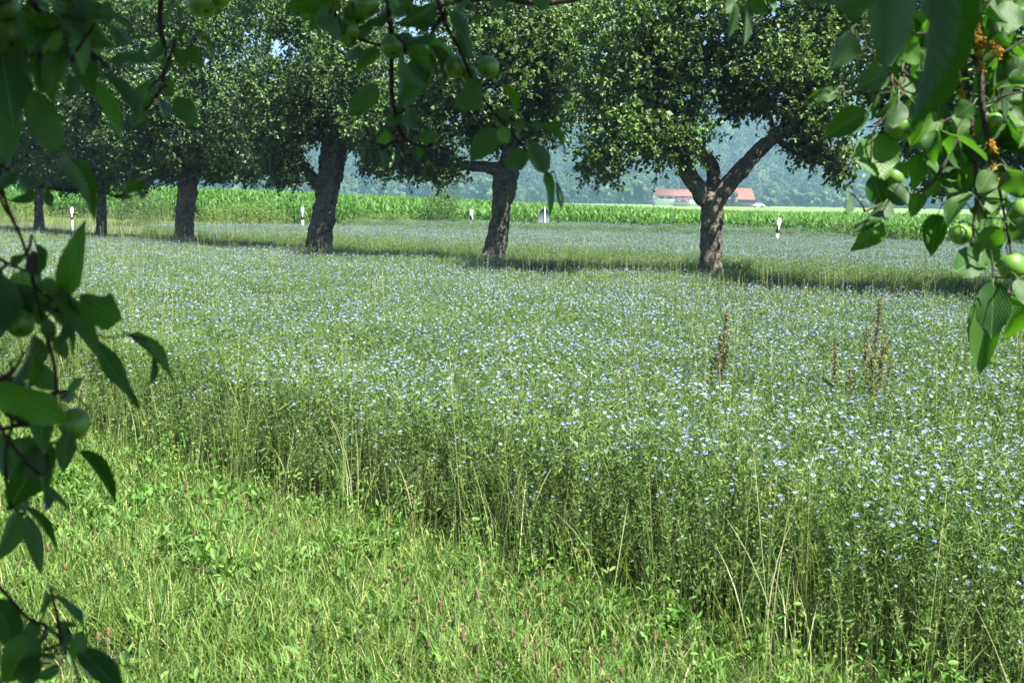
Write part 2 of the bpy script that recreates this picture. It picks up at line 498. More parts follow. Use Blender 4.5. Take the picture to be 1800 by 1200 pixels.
def leaflets(geo, O, D, L, Wd, rg, up=None, fold=0.25, a=None, m=0):
    """many leaves: two quads each, folded on the midrib. O,D (n,3), L,Wd (n,)"""
    n = len(O)
    X, Z = frames(D, rg, up)
    T = np.array([[0, 0, 0], [0.42, 0.3, fold * 0.8], [0.40, 0.66, fold * 0.7], [0, 1, -0.08], [-0.40, 0.66, fold * 0.7], [-0.42, 0.3, fold * 0.8]])
    V = O[:, None] + T[None, :, 0:1] * (X * Wd[:, None])[:, None] + T[None, :, 1:2] * (D * L[:, None])[:, None] + T[None, :, 2:3] * (Z * Wd[:, None])[:, None]
    b = np.arange(n)[:, None] * 6
    Q = np.concatenate([b + np.array([[0, 1, 2, 3]]), b + np.array([[0, 3, 4, 5]])])
    ra = np.repeat(rg.random(n) if a is None else a, 6)
    geo.put(V.reshape(-1, 3), Q, a=ra, m=m)
def slivers(geo, O, D, L, Wd, rg, a=None, m=0):
    n = len(O)
    X, Z = frames(D, rg)
    V = np.stack([O, O + D * (L * 0.45)[:, None] + X * (Wd / 2)[:, None], O + D * L[:, None], O + D * (L * 0.45)[:, None] - X * (Wd / 2)[:, None]], 1)
    b = np.arange(n)[:, None] * 4
    geo.put(V.reshape(-1, 3), b + np.arange(4)[None], a=np.repeat(rg.random(n) if a is None else a, 4), m=m)
def flower(geo, c, nrm, rad, rg, m):
    nrm = norm(np.array(nrm)[None])[0]
    X, Y = frames(nrm[None], rg); X, Y = X[0], Y[0]
    a0 = rg.random() * 6.28; av = rg.random()
    for k in range(5):
        th = a0 + k * 2 * math.pi / 5
        def q(r, t, h): return c + (X * math.cos(t) + Y * math.sin(t)) * r * rad + nrm * h * rad
        V = [q(0.08, th, 0), q(0.72, th - 0.50, 0.22), q(1.0, th - 0.30, 0.30), q(1.04, th, 0.26), q(1.0, th + 0.30, 0.30), q(0.72, th + 0.50, 0.22)]
        geo.put(V, [[0, 1, 2, 3], [0, 3, 4, 5]], a=np.clip(av + rg.normal(0, 0.12), 0, 1), m=m)
def flax_clump(seed, nst, flowers, hmin=0.48, hmax=0.66, rad=0.13, sq=0.0):
    rg = np.random.default_rng(seed)
    g = Geo()
    for s in range(nst):
        th = rg.random() * 6.28; r = rad * math.sqrt(rg.random())
        h = rg.uniform(hmin, hmax)
        az = rg.random() * 6.28; ln = abs(rg.normal(0, 0.10))
        b = np.array([r * math.cos(th), r * math.sin(th), 0])
        if sq: b = np.array([rg.uniform(-sq, sq), rg.uniform(-sq, sq), 0])
        t = np.linspace(0, 1, 4)
        off = np.array([math.cos(az), math.sin(az), 0])
        c = b + t[:, None] * np.array([0, 0, h]) + (t ** 1.7)[:, None] * off * (ln * h + 0.03)
        w = 0.0024
        sd = np.array([math.cos(az + 1.2), math.sin(az + 1.2), 0]) * w / 2
        g.put(np.concatenate([c - sd, c + sd]), [[q, q + 1, q + 5, q + 4] for q in range(3)], a=rg.random(), m=1)
        nl = 34
        tt = 1.0 - 0.72 * rg.random(nl) ** 1.4
        O = np.stack([np.interp(tt, t, c[:, k]) for k in range(3)], 1)
        la = rg.random(nl) * 6.28; el = rg.uniform(0.2, 1.0, nl)
        D = np.stack([np.cos(la) * np.cos(el), np.sin(la) * np.cos(el), np.sin(el)], 1)
        slivers(g, O, D, rg.uniform(0.022, 0.040, nl), rg.uniform(0.004, 0.0068, nl), rg, m=0)
        top = c[-1]
        for k in range(3):                                  # flowering side shoots
            a2 = rg.random() * 6.28
            e = top + np.array([math.cos(a2) * 0.045, math.sin(a2) * 0.045, rg.uniform(0.0, 0.06)])
            g.put([top - sd, top + sd, e], T=[[0, 1, 2]], a=rg.random(), m=1)
            if rg.random() < flowers:
                nr = np.array([rg.normal(0.12, 0.38), rg.normal(-0.12, 0.38), 1.0])
                flower(g, e, nr, rg.uniform(0.0078, 0.0110), rg, 2)
            else:
                slivers(g, np.repeat(e[None], 2, 0), norm(np.array([[0.1, 0, 1.0], [0, 0.1, 1.0]])), np.full(2, 0.012), np.full(2, 0.007), rg, m=0)
    me = g.mesh('flax')
    for k in ('flax_leaf', 'flax_stem', 'flax_petal'): me.materials.append(MAT[k])
    return me
def grass_clump(seed, nb, hmin, hmax, rad, wmin, wmax, droop, mat, segs=4, heads=0, headmat=None):
    rg = np.random.default_rng(seed)
    g = Geo()
    for s in range(nb):
        th = rg.random() * 6.28; r = rad * math.sqrt(rg.random())
        strap(g, (r * math.cos(th), r * math.sin(th), 0), rg.random() * 6.28, abs(rg.normal(0.12, 0.16)), rg.uniform(hmin, hmax), rg.uniform(wmin, wmax), segs, rg, droop=rg.uniform(0.2, 1.0) * droop, twist=rg.normal(0, 0.8))
    for s in range(heads):                                  # flowering stalk with a loose narrow ear
        th = rg.random() * 6.28; r = rad * math.sqrt(rg.random())
        h = rg.uniform(hmax * 0.95, hmax * 1.2); az = rg.random() * 6.28
        p = np.array([r * math.cos(th), r * math.sin(th), 0]); q = p + np.array([math.cos(az) * 0.12 * h, math.sin(az) * 0.12 * h, h])
        s2 = np.array([math.sin(az), -math.cos(az), 0]) * 0.0011
        g.put([p - s2, p + s2, q + s2, q - s2], [[0, 1, 2, 3]], a=0.8, m=0)
        k = 16
        t = rg.uniform(0.78, 1.0, k)
        O = p + (q - p) * t[:, None]
        D = norm(np.stack([rg.normal(0, 0.3, k), rg.normal(0, 0.3, k), np.ones(k)], 1))
        slivers(g, O, D, rg.uniform(0.012, 0.022, k), rg.uniform(0.002, 0.004, k), rg, a=np.full(k, 0.95), m=0)
    me = g.mesh('grass')
    me.materials.append(MAT[mat])
    return me
def broad_clump(seed, n, lmin, lmax, wr, mat, h0=0.0):
    rg = np.random.default_rng(seed)
    g = Geo()
    az = rg.random(n) * 6.28; el = rg.uniform(0.25, 1.2, n)
    D = np.stack([np.cos(az) * np.cos(el), np.sin(az) * np.cos(el), np.sin(el)], 1)
    L = rg.uniform(lmin, lmax, n)
    O = np.stack([rg.normal(0, 0.04, n), rg.normal(0, 0.04, n), rg.uniform(0, 0.05, n) + h0 * rg.random(n)], 1)
    up = np.tile(np.array([0, 0, 1.0]), (n, 1)) + rg.normal(0, 0.3, (n, 3))
    leaflets(g, O, D, L, L * wr * rg.uniform(0.8, 1.2, n), rg, up=up, fold=0.3)
    me = g.mesh('broadleaf')
    me.materials.append(MAT[mat])
    return me

# ------------------------------------------------------------------ the flax strips, the lane between, the meadow
def px_line(pts, z): return [tuple(G(x, y, z)[:2]) for x, y in pts]
FRONT = px_line([(-500, 590), (-150, 670), (0, 720), (150, 775), (400, 850), (600, 912), (800, 974), (1000, 1034), (1200, 1106), (1500, 1215), (1800, 1330), (2200, 1490)], 0)
BACK = px_line([(-300, 394), (0, 402), (68, 404), (178, 413), (322, 421), (560, 438), (868, 456), (1248, 482), (1500, 501), (1700, 528), (1900, 560), (2300, 640)], 0.6)
FAR = px_line([(-200, 392), (0, 392), (130, 393), (300, 396), (532, 398), (828, 402), (1250, 412), (1700, 430), (2100, 446)], 0.6)
LANE = []
for q, (x, y) in enumerate(BACK):
    LANE.append((x + 0.62 * 1.9, y + 0.74 * 1.9))
near_poly = FRONT + BACK[::-1]
far_front = LANE[4:]
far_poly = [tuple(G(250, 398.5, .6)[:2])] + far_front + [p for p in FAR[::-1] if p[0] > G(280, 396, .6)[0]]
rg = np.random.default_rng(11)

TILE = 0.5
flaxA = [flax_clump(100 + q, 165, 0.26, sq=TILE * .54) for q in range(5)]       # full bloom
flaxH = [flax_clump(150 + q, 165, 0.12, sq=TILE * .54) for q in range(4)]       # half
flaxB = [flax_clump(200 + q, 165, 0.035, sq=TILE * .54) for q in range(3)]       # hardly a flower
flaxE = [flax_clump(230 + q, 10, 0.11) for q in range(6)]                       # single tufts for the edge
tallG = [grass_clump(300 + q, 7, 0.50, 0.85, 0.10, 0.003, 0.006, 1.3, 'tall_grass', 6, 2) for q in range(4)]
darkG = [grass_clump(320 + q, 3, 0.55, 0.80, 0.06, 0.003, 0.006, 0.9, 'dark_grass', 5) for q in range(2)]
protos = flaxA + flaxH + flaxB + flaxE + tallG + darkG
nA, nH, nB, nE, nT = 5, 4, 3, 6, 4
def flax_field(name, poly, box, edge, edge_w, bloom_f, tall_f, label, seed, dark_p=0.0, ang=0.0):
    """square tiles of stems inside, single tufts along the edge"""
    rg = np.random.default_rng(seed)
    x0, x1, y0, y1 = box
    cx, cy_ = (x0 + x1) / 2, (y0 + y1) / 2
    L = max(x1 - x0, y1 - y0)
    gx, gy = np.meshgrid(np.arange(-L, L, TILE), np.arange(-L, L, TILE))
    ca, sa = math.cos(ang), math.sin(ang)
    t = np.stack([cx + gx.ravel() * ca - gy.ravel() * sa, cy_ + gx.ravel() * sa + gy.ravel() * ca], 1)
    t = t[in_poly(t[:, 0], t[:, 1], poly)]
    dE = dist_line(t, edge)
    t = t[dE > edge_w]; n = len(t)
    bl = bloom_f(t, dist_line(t, edge)) + rg.normal(0, .12, n)
    idx = np.where(bl > .62, rg.integers(0, nA, n), np.where(bl > .25, nA + rg.integers(0, nH, n), nA + nH + rg.integers(0, nB, n)))
    rot = rg.integers(0, 4, n) * math.pi / 2 + ang + rg.normal(0, .05, n)
    sc = rg.uniform(0.93, 1.06, n)
    e = jitter_grid(x0, x1, y0, y1, .125, rg)
    e = e[in_poly(e[:, 0], e[:, 1], poly)]; e = e[dist_line(e, edge) < edge_w + .26]; ne = len(e)
    ei = nA + nH + nB + rg.integers(0, nE, ne)
    esc = (.60 + .42 * np.clip(dist_line(e, edge) / .38, 0, 1)) * rg.uniform(.86, 1.08, ne)
    k = jitter_grid(x0, x1, y0, y1, .30, rg); k = k[in_poly(k[:, 0], k[:, 1], poly)]
    k = k[rg.random(len(k)) < tall_f(k, dist_line(k, edge))]; nk = len(k)
    ki = nA + nH + nB + nE + rg.integers(0, nT, nk)
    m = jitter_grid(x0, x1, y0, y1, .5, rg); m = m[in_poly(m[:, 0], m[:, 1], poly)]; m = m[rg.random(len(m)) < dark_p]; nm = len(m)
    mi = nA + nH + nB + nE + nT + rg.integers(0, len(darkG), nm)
    allp = np.vstack([t, e, k, m])
    return scatter(name, np.column_stack([allp, ground_z(allp[:, 0], allp[:, 1])]), protos, np.concatenate([idx, ei, ki, mi]),
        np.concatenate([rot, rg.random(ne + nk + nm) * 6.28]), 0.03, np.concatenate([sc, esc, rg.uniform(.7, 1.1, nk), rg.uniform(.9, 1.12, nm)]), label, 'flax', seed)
flax_field('flax_crop', near_poly, (-32, 14, 2.5, 42), FRONT, .35,
    lambda p, d: np.clip((d + .10) / .85, 0, 1) * np.clip(.80 + .75 * fbm(p, .42, 2.0), .2, 1),
    lambda p, d: np.clip(.34 + .8 * fbm(p, .25, 7.0) + .25 * (d > 6.5), .10, 1),
    'pale blue flax in bloom filling the field in front of the trees', 21, .12, ang=-.75)
flax_field('flax_crop', far_poly, (-30, 40, 12, 45), far_front, .3,
    lambda p, d: np.clip((d - .7) / 3.2, 0, 1), lambda p, d: np.clip(.7 - d * .25, .03, .7),
    'strip of flax in bloom behind the row of trees', 22, 0, ang=-.75)

def meadow_tile(seed, half, nblade, broad, nhead, hmin, hmax, weeds=0):
    rg = np.random.default_rng(seed)
    g = Geo()
    for q in range(nblade):
        strap(g, (rg.uniform(-half, half), rg.uniform(-half, half), 0), rg.random() * 6.28, abs(rg.normal(.40, .38)), rg.uniform(hmin, hmax) * (1 if rg.random() < .85 else 1.5), rg.uniform(.0028, .0062), 3, rg, droop=rg.uniform(.2, 1.5), twist=rg.normal(0, .9))
    for q in range(nhead):
        h = rg.uniform(.22, .36); b = np.array([rg.uniform(-half, half), rg.uniform(-half, half), 0]); az = rg.random() * 6.28
        e = b + np.array([math.cos(az) * .1 * h, math.sin(az) * .1 * h, h]); sd = np.array([math.sin(az), -math.cos(az), 0]) * .0009
        g.put([b - sd, b + sd, e + sd, e - sd], [[0, 1, 2, 3]], a=.9)
        k = 14; t = rg.uniform(.75, 1, k); slivers(g, b + (e - b) * t[:, None], norm(rg.normal(0, .6, (k, 3)) + np.array([0, 0, .7])), rg.uniform(.008, .02, k), rg.uniform(.0015, .003, k), rg, a=np.full(k, 1.0))
    if broad:
        c = rg.uniform(-half, half, (max(1, broad // 9), 2))[rg.integers(0, max(1, broad // 9), broad)]
        az = rg.random(broad) * 6.28; el = rg.uniform(.15, 1.25, broad)
        D = np.stack([np.cos(az) * np.cos(el), np.sin(az) * np.cos(el), np.sin(el)], 1)
        L = rg.uniform(.02, .060, broad)
        O = np.column_stack([c + rg.normal(0, .025, (broad, 2)), rg.uniform(0.01, .09, broad)])
        leaflets(g, O, D, L, L * rg.uniform(.28, .5, broad), rg, up=np.array([0, 0, 1.0]) + rg.normal(0, .35, (broad, 3)), fold=.3, m=1)
    if weeds:
        c = rg.uniform(-half, half, (5, 2))[rg.integers(0, 5, weeds)]
        O = np.column_stack([c + rg.normal(0, .03, (weeds, 2)), rg.uniform(.02, .30, weeds)])
        L = rg.uniform(.016, .04, weeds)
        leaflets(g, O, norm(rg.normal(0, 1, (weeds, 3)) + np.array([0, 0, .3])), L, L * .4, rg, up=np.array([0, 0, 1.0]) + rg.normal(0, .5, (weeds, 3)), m=1)
    me = g.mesh('meadow'); me.materials.append(MAT['meadow']); me.materials.append(MAT['broad'])
    return me
MT = .30
mead = [meadow_tile(400 + q, MT * .56, 560, 24, 2, .05, .14) for q in range(4)]
meadB = [meadow_tile(410 + q, MT * .56, 360, 120, 1, .05, .12) for q in range(4)]
meadT = [meadow_tile(420 + q, MT * .56, 460, 30, 7, .07, .19) for q in range(4)]
meadW = [meadow_tile(430 + q, MT * .56, 300, 50, 4, .06, .14, 90) for q in range(3)]
mead2 = [grass_clump(440 + q, 22, 0.12, 0.32, 0.09, 0.003, 0.006, 1.4, 'meadow', 4, 1) for q in range(4)]
mp = mead + meadB + meadT + meadW
gx, gy = np.meshgrid(np.arange(-12, 7, MT), np.arange(-3, 14, MT))
p = np.stack([gx.ravel(), gy.ravel()], 1)
mead_poly = [(-12, 11)] + [(q[0] + .07, q[1] + .08) for q in FRONT if q[0] > -12] + [(7, -3), (-12, -3)]
p = p[in_poly(p[:, 0], p[:, 1], mead_poly)]
bc = G(60, 1185)
p = p[np.hypot(p[:, 0] - bc[0], p[:, 1] - bc[1]) > .2]
dF = dist_line(p, FRONT)
nz = fbm(p, .9, 4.0); n = len(p); u = rg.random(n)
idx = np.where(nz + rg.normal(0, .15, n) > .18, 4 + rg.integers(0, 4, n), np.where(u < .3, 8 + rg.integers(0, 4, n), rg.integers(0, 4, n)))
idx = np.where((dF < .42) & (u < .75), 12 + rg.integers(0, 3, n), idx)
scatter('meadow_grass', np.column_stack([p, ground_z(p[:, 0], p[:, 1])]), mp, idx, rg.integers(0, 4, n) * math.pi / 2 + rg.normal(0, .1, n), .02, rg.uniform(.92, 1.12, n), 'short bright green meadow grass and weeds in front of the flax', 'grass', 31)
# fringe of tall stalks at the foot of the flax
ff = []
for a, b in zip(FRONT[1:-1], FRONT[2:]):
    a = np.array(a); b = np.array(b); L = np.linalg.norm(b - a)
    for t in rg.random(int(L * 8)): ff.append(a + (b - a) * t + rg.normal(0, 0.13, 2))
ff = np.array(ff); n = len(ff)
scatter('tall_grass', np.column_stack([ff, np.zeros(n)]), tallG, rg.integers(0, nT, n), rg.random(n) * 6.28, 0.12, rg.uniform(0.55, 1.0, n), 'pale arching grass stalks along the front edge of the flax', 'grass', 33)
# the lane under the trees and the verge by the road
p = jitter_grid(-34, 16, 8, 46, 0.26, rg)
lane_poly = BACK + LANE[::-1]
ok = in_poly(p[:, 0], p[:, 1], lane_poly)
t = (p - ROADP) @ ROADN
left_m = in_poly(p[:, 0], p[:, 1], [tuple(q) for q in BACK[:6]] + [tuple(G(300, 397, .6)[:2]), tuple(G(-250, 383, .6)[:2])])
gap_m = (p[:, 0] < -5) & (t < .35) & ~in_poly(p[:, 0], p[:, 1], near_poly) & ~in_poly(p[:, 0], p[:, 1], far_poly) & (p[:, 1] > 26)
p = p[ok | left_m | gap_m]
n = len(p)
scatter('lane_grass', np.column_stack([p, ground_z(p[:, 0], p[:, 1])]), mead2 + tallG, np.where(rg.random(n) < 0.8, rg.integers(0, 4, n), 4 + rg.integers(0, 4, n)), rg.random(n) * 6.28, 0.1, rg.uniform(0.8, 1.6, n) * 0.9, 'uncut grass in the lane beneath the apple trees', 'grass', 35)
s = rg.uniform(-60, 60, 9000); t = np.where(rg.random(9000) < 0.45, rg.uniform(-1.2, 0.4, 9000), rg.uniform(5.4, 8.4, 9000))
p = ROADP + s[:, None] * ROADU + t[:, None] * ROADN
vis = np.abs(p[:, 0]) < 0.5 * p[:, 1] + 3
p = p[vis]; n = len(p)
scatter('verge_grass', np.column_stack([p, ground_z(p[:, 0], p[:, 1])]), mead2 + tallG, np.where(rg.random(n) < 0.75, rg.integers(0, 4, n), 4 + rg.integers(0, 4, n)), rg.random(n) * 6.28, 0.1, np.where(t[vis] > 3, rg.uniform(.5, .9, n), rg.uniform(.8, 1.3, n)) * .8, 'yellowish grass on the road verge before the maize', 'grass', 37)
# ------------------------------------------------------------------ maize
def corn_mesh(seed, h=0.92):
    rg = np.random.default_rng(seed)
    g = Geo()
    tube(g, [(0, 0, 0, .014), (0.01, 0, h * .5, .011), (0.0, 0.01, h * .88, .006)], 5, 4, a=0.6)
    az0 = rg.random() * 6.28
    nl = 12
    for k in range(nl):
        f = (k + 0.5) / nl
        z = h * (0.10 + 0.76 * f)
        L = h * (0.42 + 0.22 * math.sin(f * 3.0)) * rg.uniform(0.85, 1.1)
        az = az0 + math.pi * (k % 2) + rg.normal(0, 0.8)
        strap(g, (0, 0, z), az, rg.uniform(0.35, 0.95) * (1.15 - 0.4 * f), L * 1.1, rg.uniform(0.07, 0.105), 6, rg, droop=rg.uniform(1.1, 2.4) * (1.1 - 0.45 * f), twist=rg.normal(0, 0.5))
    me = g.mesh('maize')
    me.materials.append(MAT['corn'])
    return me
corns = [corn_mesh(500 + q) for q in range(6)]
rg = np.random.default_rng(41)
count = 0
for s in np.arange(-30, 30, 0.2):
    pp = ROADP + (s + rg.normal(0, 0.03)) * ROADU + (8.6 + rg.normal(0, 0.05)) * ROADN
    if abs(pp[0] - 0.3) > 0.455 * pp[1] + 0.6: continue
    o = add('maize_plant', corns[rg.integers(0, 6)], None, loc=(pp[0], pp[1], float(ground_z(*pp))), rot=(rg.normal(0, .05), rg.normal(0, .05), rg.random() * 6.28), scale=[float(rg.uniform(0.84, 1.0))] * 3)
    tag(o, 'leafy green maize plant in the front row along the road verge', 'maize', 'front row of the maize field')
    count += 1
pts = []
for r_ in range(1, 60):
    ss = np.arange(-70, 70, 0.24)
    ss = ss + rg.normal(0, 0.05, len(ss))
    q = ROADP + ss[:, None] * ROADU + (8.6 + 0.72 * r_) * ROADN
    pts.append(q)
pts = np.vstack(pts)
pts = pts[np.abs(pts[:, 0]) < 0.52 * pts[:, 1] + 3]
n = len(pts)
scatter('maize_field', np.column_stack([pts, ground_z(pts[:, 0], pts[:, 1])]), corns, rg.integers(0, 6, n), rg.random(n) * 6.28, 0.05, rg.uniform(0.84, 1.04, n), 'dense green maize field beyond the road', 'maize', 43)

# ------------------------------------------------------------------ apple trees of the row
def crown_mesh(name, lobes, seed, n_twigs, leaf=0.072, per=11, droop=0.35, voids=(), inner=2.2):
    """lobes: (centre, radii) in metres; leafy twigs through the outer part of each lobe"""
    rg = np.random.default_rng(seed)
    w = np.array([(l[1][0] * l[1][1] + l[1][0] * l[1][2] + l[1][1] * l[1][2]) for l in lobes])
    pick = rg.choice(len(lobes), int(n_twigs * 2.3), p=w / w.sum())
    C = np.array([l[0] for l in lobes])[pick]; Rr = np.array([l[1] for l in lobes])[pick]
    u = norm(rg.normal(size=C.shape))
    rad = rg.uniform(0.30, 1.0, len(C)) ** 0.45
    rad *= 1 + rg.normal(0, 0.07, len(C))
    O = C + u * Rr * rad[:, None]
    nzv = np.array([mnoise.noise(Vector(o) * 1.45 + Vector((seed, 0, 0))) + 0.55 * mnoise.noise(Vector(o) * 3.6) for o in O])
    keep = nzv > -0.05
    for vc, vr in voids:
        keep &= np.linalg.norm((O - np.array(vc)) / np.array(vr), axis=1) > 1
    O = O[keep][:n_twigs]; u = u[keep][:n_twigs]
    n = len(O)
    D = norm(u * 0.8 + rg.normal(0, 0.65, u.shape) + np.array([0, 0, 0.25]))
    TL = rg.uniform(0.10, 0.30, n)
    g = Geo()
    # twigs as thin slivers
    slivers(g, O - D * (TL * 0.9)[:, None], D, TL * 1.9, np.full(n, 0.008), rg, a=np.full(n, 0.3), m=1)
    t = rg.uniform(-0.5, 1.0, (n, per))
    LO = (O[:, None] + D[:, None] * (t * TL[:, None])[:, :, None]).reshape(-1, 3)
    LD = norm((D[:, None] * 0.6 + rg.normal(0, 0.75, (n, per, 3))).reshape(-1, 3) + np.array([0, 0, -droop]))
    k = len(LO)
    L = leaf * rg.uniform(0.5, 1.3, k)
    up = np.tile(np.array([0.15, -0.1, 1.0]), (k, 1)) + rg.normal(0, 0.55, (k, 3))
    clump = np.repeat(rg.random(n), per) * 0.5 + rg.random(k) * 0.5
    leaflets(g, LO, LD, L, L * rg.uniform(0.5, 0.72, k), rg, up=up, fold=0.28, a=clump, m=0)
    ni = int(n_twigs * inner)
    pk = rg.choice(len(lobes), ni, p=w / w.sum())
    IO = np.array([l[0] for l in lobes])[pk] + norm(rg.normal(size=(ni, 3))) * np.array([l[1] for l in lobes])[pk] * (rg.uniform(0, .62, ni) ** .6)[:, None]
    kp = np.ones(ni, bool)
    for vc, vr in voids: kp &= np.linalg.norm((IO - np.array(vc)) / np.array(vr), axis=1) > 1.05
    IO = IO[kp]; ni = len(IO)
    slivers(g, IO, norm(rg.normal(size=(ni, 3))), leaf * rg.uniform(1.2, 2.0, ni), leaf * rg.uniform(.9, 1.3, ni), rg, m=0)
    me = g.mesh(name)
    me.materials.append(MAT['tree_leaf']); me.materials.append(MAT['bark_dark'])
    return me

def apple_tree(base_px, trunk, limbs, lobes, seed, label, twigs, d=None, leaf=0.072, voids=(), mat='bark'):
    """every number in photograph pixels at the tree's own distance; third = width px; limbs carry a depth offset in metres"""
    bx, by = base_px
    root_p = G(bx, by, 0.6)
    if d: root_p = P(bx, by, d)
    D = root_p.y; k = D / FPX
    base = Vector((root_p.x, D, 0))
    root = empty('apple_tree', base)
    tag(root, label, 'tree', 'apple trees standing in a row along the flax')
    def loc(x, y, off=0.0):
        q = P(x, y, D) - base
        return (q.x, q.y + off, q.z)
    g = Geo()
    x0, y0, w0 = trunk[0]
    pts = [(*loc(x0, y0 + 0.66 / k), w0 * k * 0.72), (*loc(x0, y0 + 0.40 / k), w0 * k * 0.56)]
    pts += [(*loc(x, y), w * k * .43) for x, y, w in trunk]
    tube(g, pts, 40, 72, rough=0.24, freq=7.5, seed=seed)
    tr = add('trunk', g.mesh('trunk', True), MAT[mat], root)
    ends = []
    for L in limbs:
        g = Geo()
        p4 = [(*loc(x, y, o), w * k * .43) for x, y, w, o in L]
        tube(g, p4, 16, 26, rough=0.26, freq=7.0, seed=seed + 3)
        add('limb', g.mesh('limb', True), MAT[mat if len(L[0]) < 5 else 'bark_dark'], tr)
        ends.append(p4)
    # inner branches from the limbs into the crown
    rg = np.random.default_rng(seed + 50)
    LB = [(np.array(loc(x, y, o)), np.array([rx * k, rd, ry * k])) for x, y, rx, ry, o, rd in lobes]
    g = Geo()
    E = np.array([e for L in ends for e in L[len(L) // 2:]]) if ends else np.array([pts[-1]])
    for c, r in LB:
        for q in range(4):
            tgt = c + norm(rg.normal(size=(1, 3)))[0] * r * rg.uniform(0.2, 0.75)
            s = E[np.argmin(np.linalg.norm(E[:, :3] - tgt, axis=1) + rg.random(len(E)) * 0.6)]
            mid = (s[:3] + tgt) / 2 + rg.normal(0, 0.12, 3) + np.array([0, 0, 0.12])
            r0 = min(s[3] * 0.6, 0.035)
            tube(g, [(*s[:3], r0), (*mid, r0 * .7), (*tgt, 0.007)], 6, 9)
    add('branchwork', g.mesh('branchwork', True), MAT['bark_dark'], tr)['kind'] = 'stuff'
    vo = [(np.array(loc(x, y, o)), np.array([rx * k, rd, ry * k])) for x, y, rx, ry, o, rd in voids]
    cr = add('crown', crown_mesh('crown', LB, seed, twigs, leaf, voids=vo), None, root)
    cr['kind'] = 'stuff'
    return root

apple_tree((1248, 482), [(1248, 482, 44), (1250, 440, 42), (1251, 400, 43), (1252, 368, 47), (1252, 352, 52), (1253, 340, 42)],
    [[(1240, 350, 44, 0), (1222, 325, 36, -.05), (1205, 300, 32, -.1), (1192, 262, 28, -.15), (1178, 215, 22, -.2), (1150, 150, 16, -.3), (1120, 90, 10, -.4)],
     [(1256, 345, 36, 0.05), (1256, 312, 28, .1), (1252, 288, 28, .1), (1238, 276, 24, .1), (1226, 240, 18, .3), (1230, 170, 14, .6), (1240, 80, 8, .8)],
     [(1262, 348, 40, 0), (1285, 318, 34, 0), (1310, 292, 32, 0), (1335, 265, 29, .1), (1365, 240, 26, .1), (1400, 205, 20, .2), (1430, 150, 14, .3), (1440, 80, 8, .4)]],
    [(1085, 110, 105, 130, -.4, 1.3), (1110, 215, 95, 70, -.5, 1.0), (1050, 280, 55, 45, -.6, .6), (1150, 262, 62, 42, -.5, .6), (1215, 235, 36, 62, -.4, .35),
     (1200, 10, 150, 130, .2, 1.8), (1180, 130, 120, 90, .3, 1.4), (1370, 110, 120, 95, .3, 1.6), (1330, 170, 70, 40, .4, 1.0), (1425, 215, 70, 60, .2, 1.0), (1490, 295, 26, 62, .3, .4), (1440, 270, 45, 28, .2, .5), (1360, -70, 160, 110, .3, 1.8), (1465, 120, 75, 110, .4, 1.2), (1510, 20, 90, 80, .4, 1.3)],
    611, 'forked apple tree with a bare straight trunk before the white house', 5200,
    voids=[(1310, 265, 50, 62, 0, 3.0), (1262, 300, 26, 50, 0, 3.0)])
apple_tree((866, 457), [(866, 457, 47), (874, 420, 42), (880, 385, 38), (885, 345, 42), (888, 312, 50), (890, 290, 48)],
    [[(882, 300, 32, 0), (858, 294, 24, -.1), (830, 292, 20, -.15), (800, 285, 19, -.2), (765, 268, 17, -.2), (720, 245, 14, -.2), (670, 215, 10, -.3)],
     [(892, 300, 42, 0), (898, 268, 34, .1), (900, 220, 28, .2), (890, 150, 20, .2), (880, 60, 12, .3)]],
    [(880, 110, 150, 120, -.2, 1.8), (760, 190, 110, 75, -.4, 1.2), (720, 270, 75, 42, -.4, .7), (775, 300, 55, 26, -.4, .5), (690, 220, 70, 70, -.3, 1.0), (965, 205, 60, 60, -.2, 1.0), (880, 230, 70, 40, .3, .8), (880, -40, 190, 120, .2, 2.0), (985, 80, 70, 100, 0, 1.4)],
    522, 'apple tree with one long low limb and a leaning trunk', 5200)
apple_tree((560, 438), [(560, 438, 50), (565, 400, 48), (573, 355, 45), (580, 315, 46), (584, 285, 54), (586, 262, 50)],
    [[(568, 335, 30, -.05), (552, 315, 24, -.1), (538, 298, 20, -.15), (520, 268, 16, -.2), (495, 225, 12, -.3), (470, 170, 8, -.4)],
     [(584, 285, 48, 0), (578, 250, 36, .1), (574, 210, 30, .2), (570, 140, 22, .2), (580, 60, 12, .2)],
     [(592, 272, 34, 0), (612, 235, 24, -.1), (640, 195, 16, -.2), (670, 130, 9, -.3)]],
    [(600, 110, 130, 120, 0, 2.0), (495, 190, 75, 100, -.3, 1.2), (505, 292, 42, 40, -.3, .6), (630, 215, 75, 62, -.3, 1.0), (672, 285, 52, 38, -.3, .6), (560, -30, 170, 110, .2, 2.0), (545, 200, 70, 45, .6, 1.0)],
    433, 'stout apple tree with a thick pale trunk leaning right', 5200)
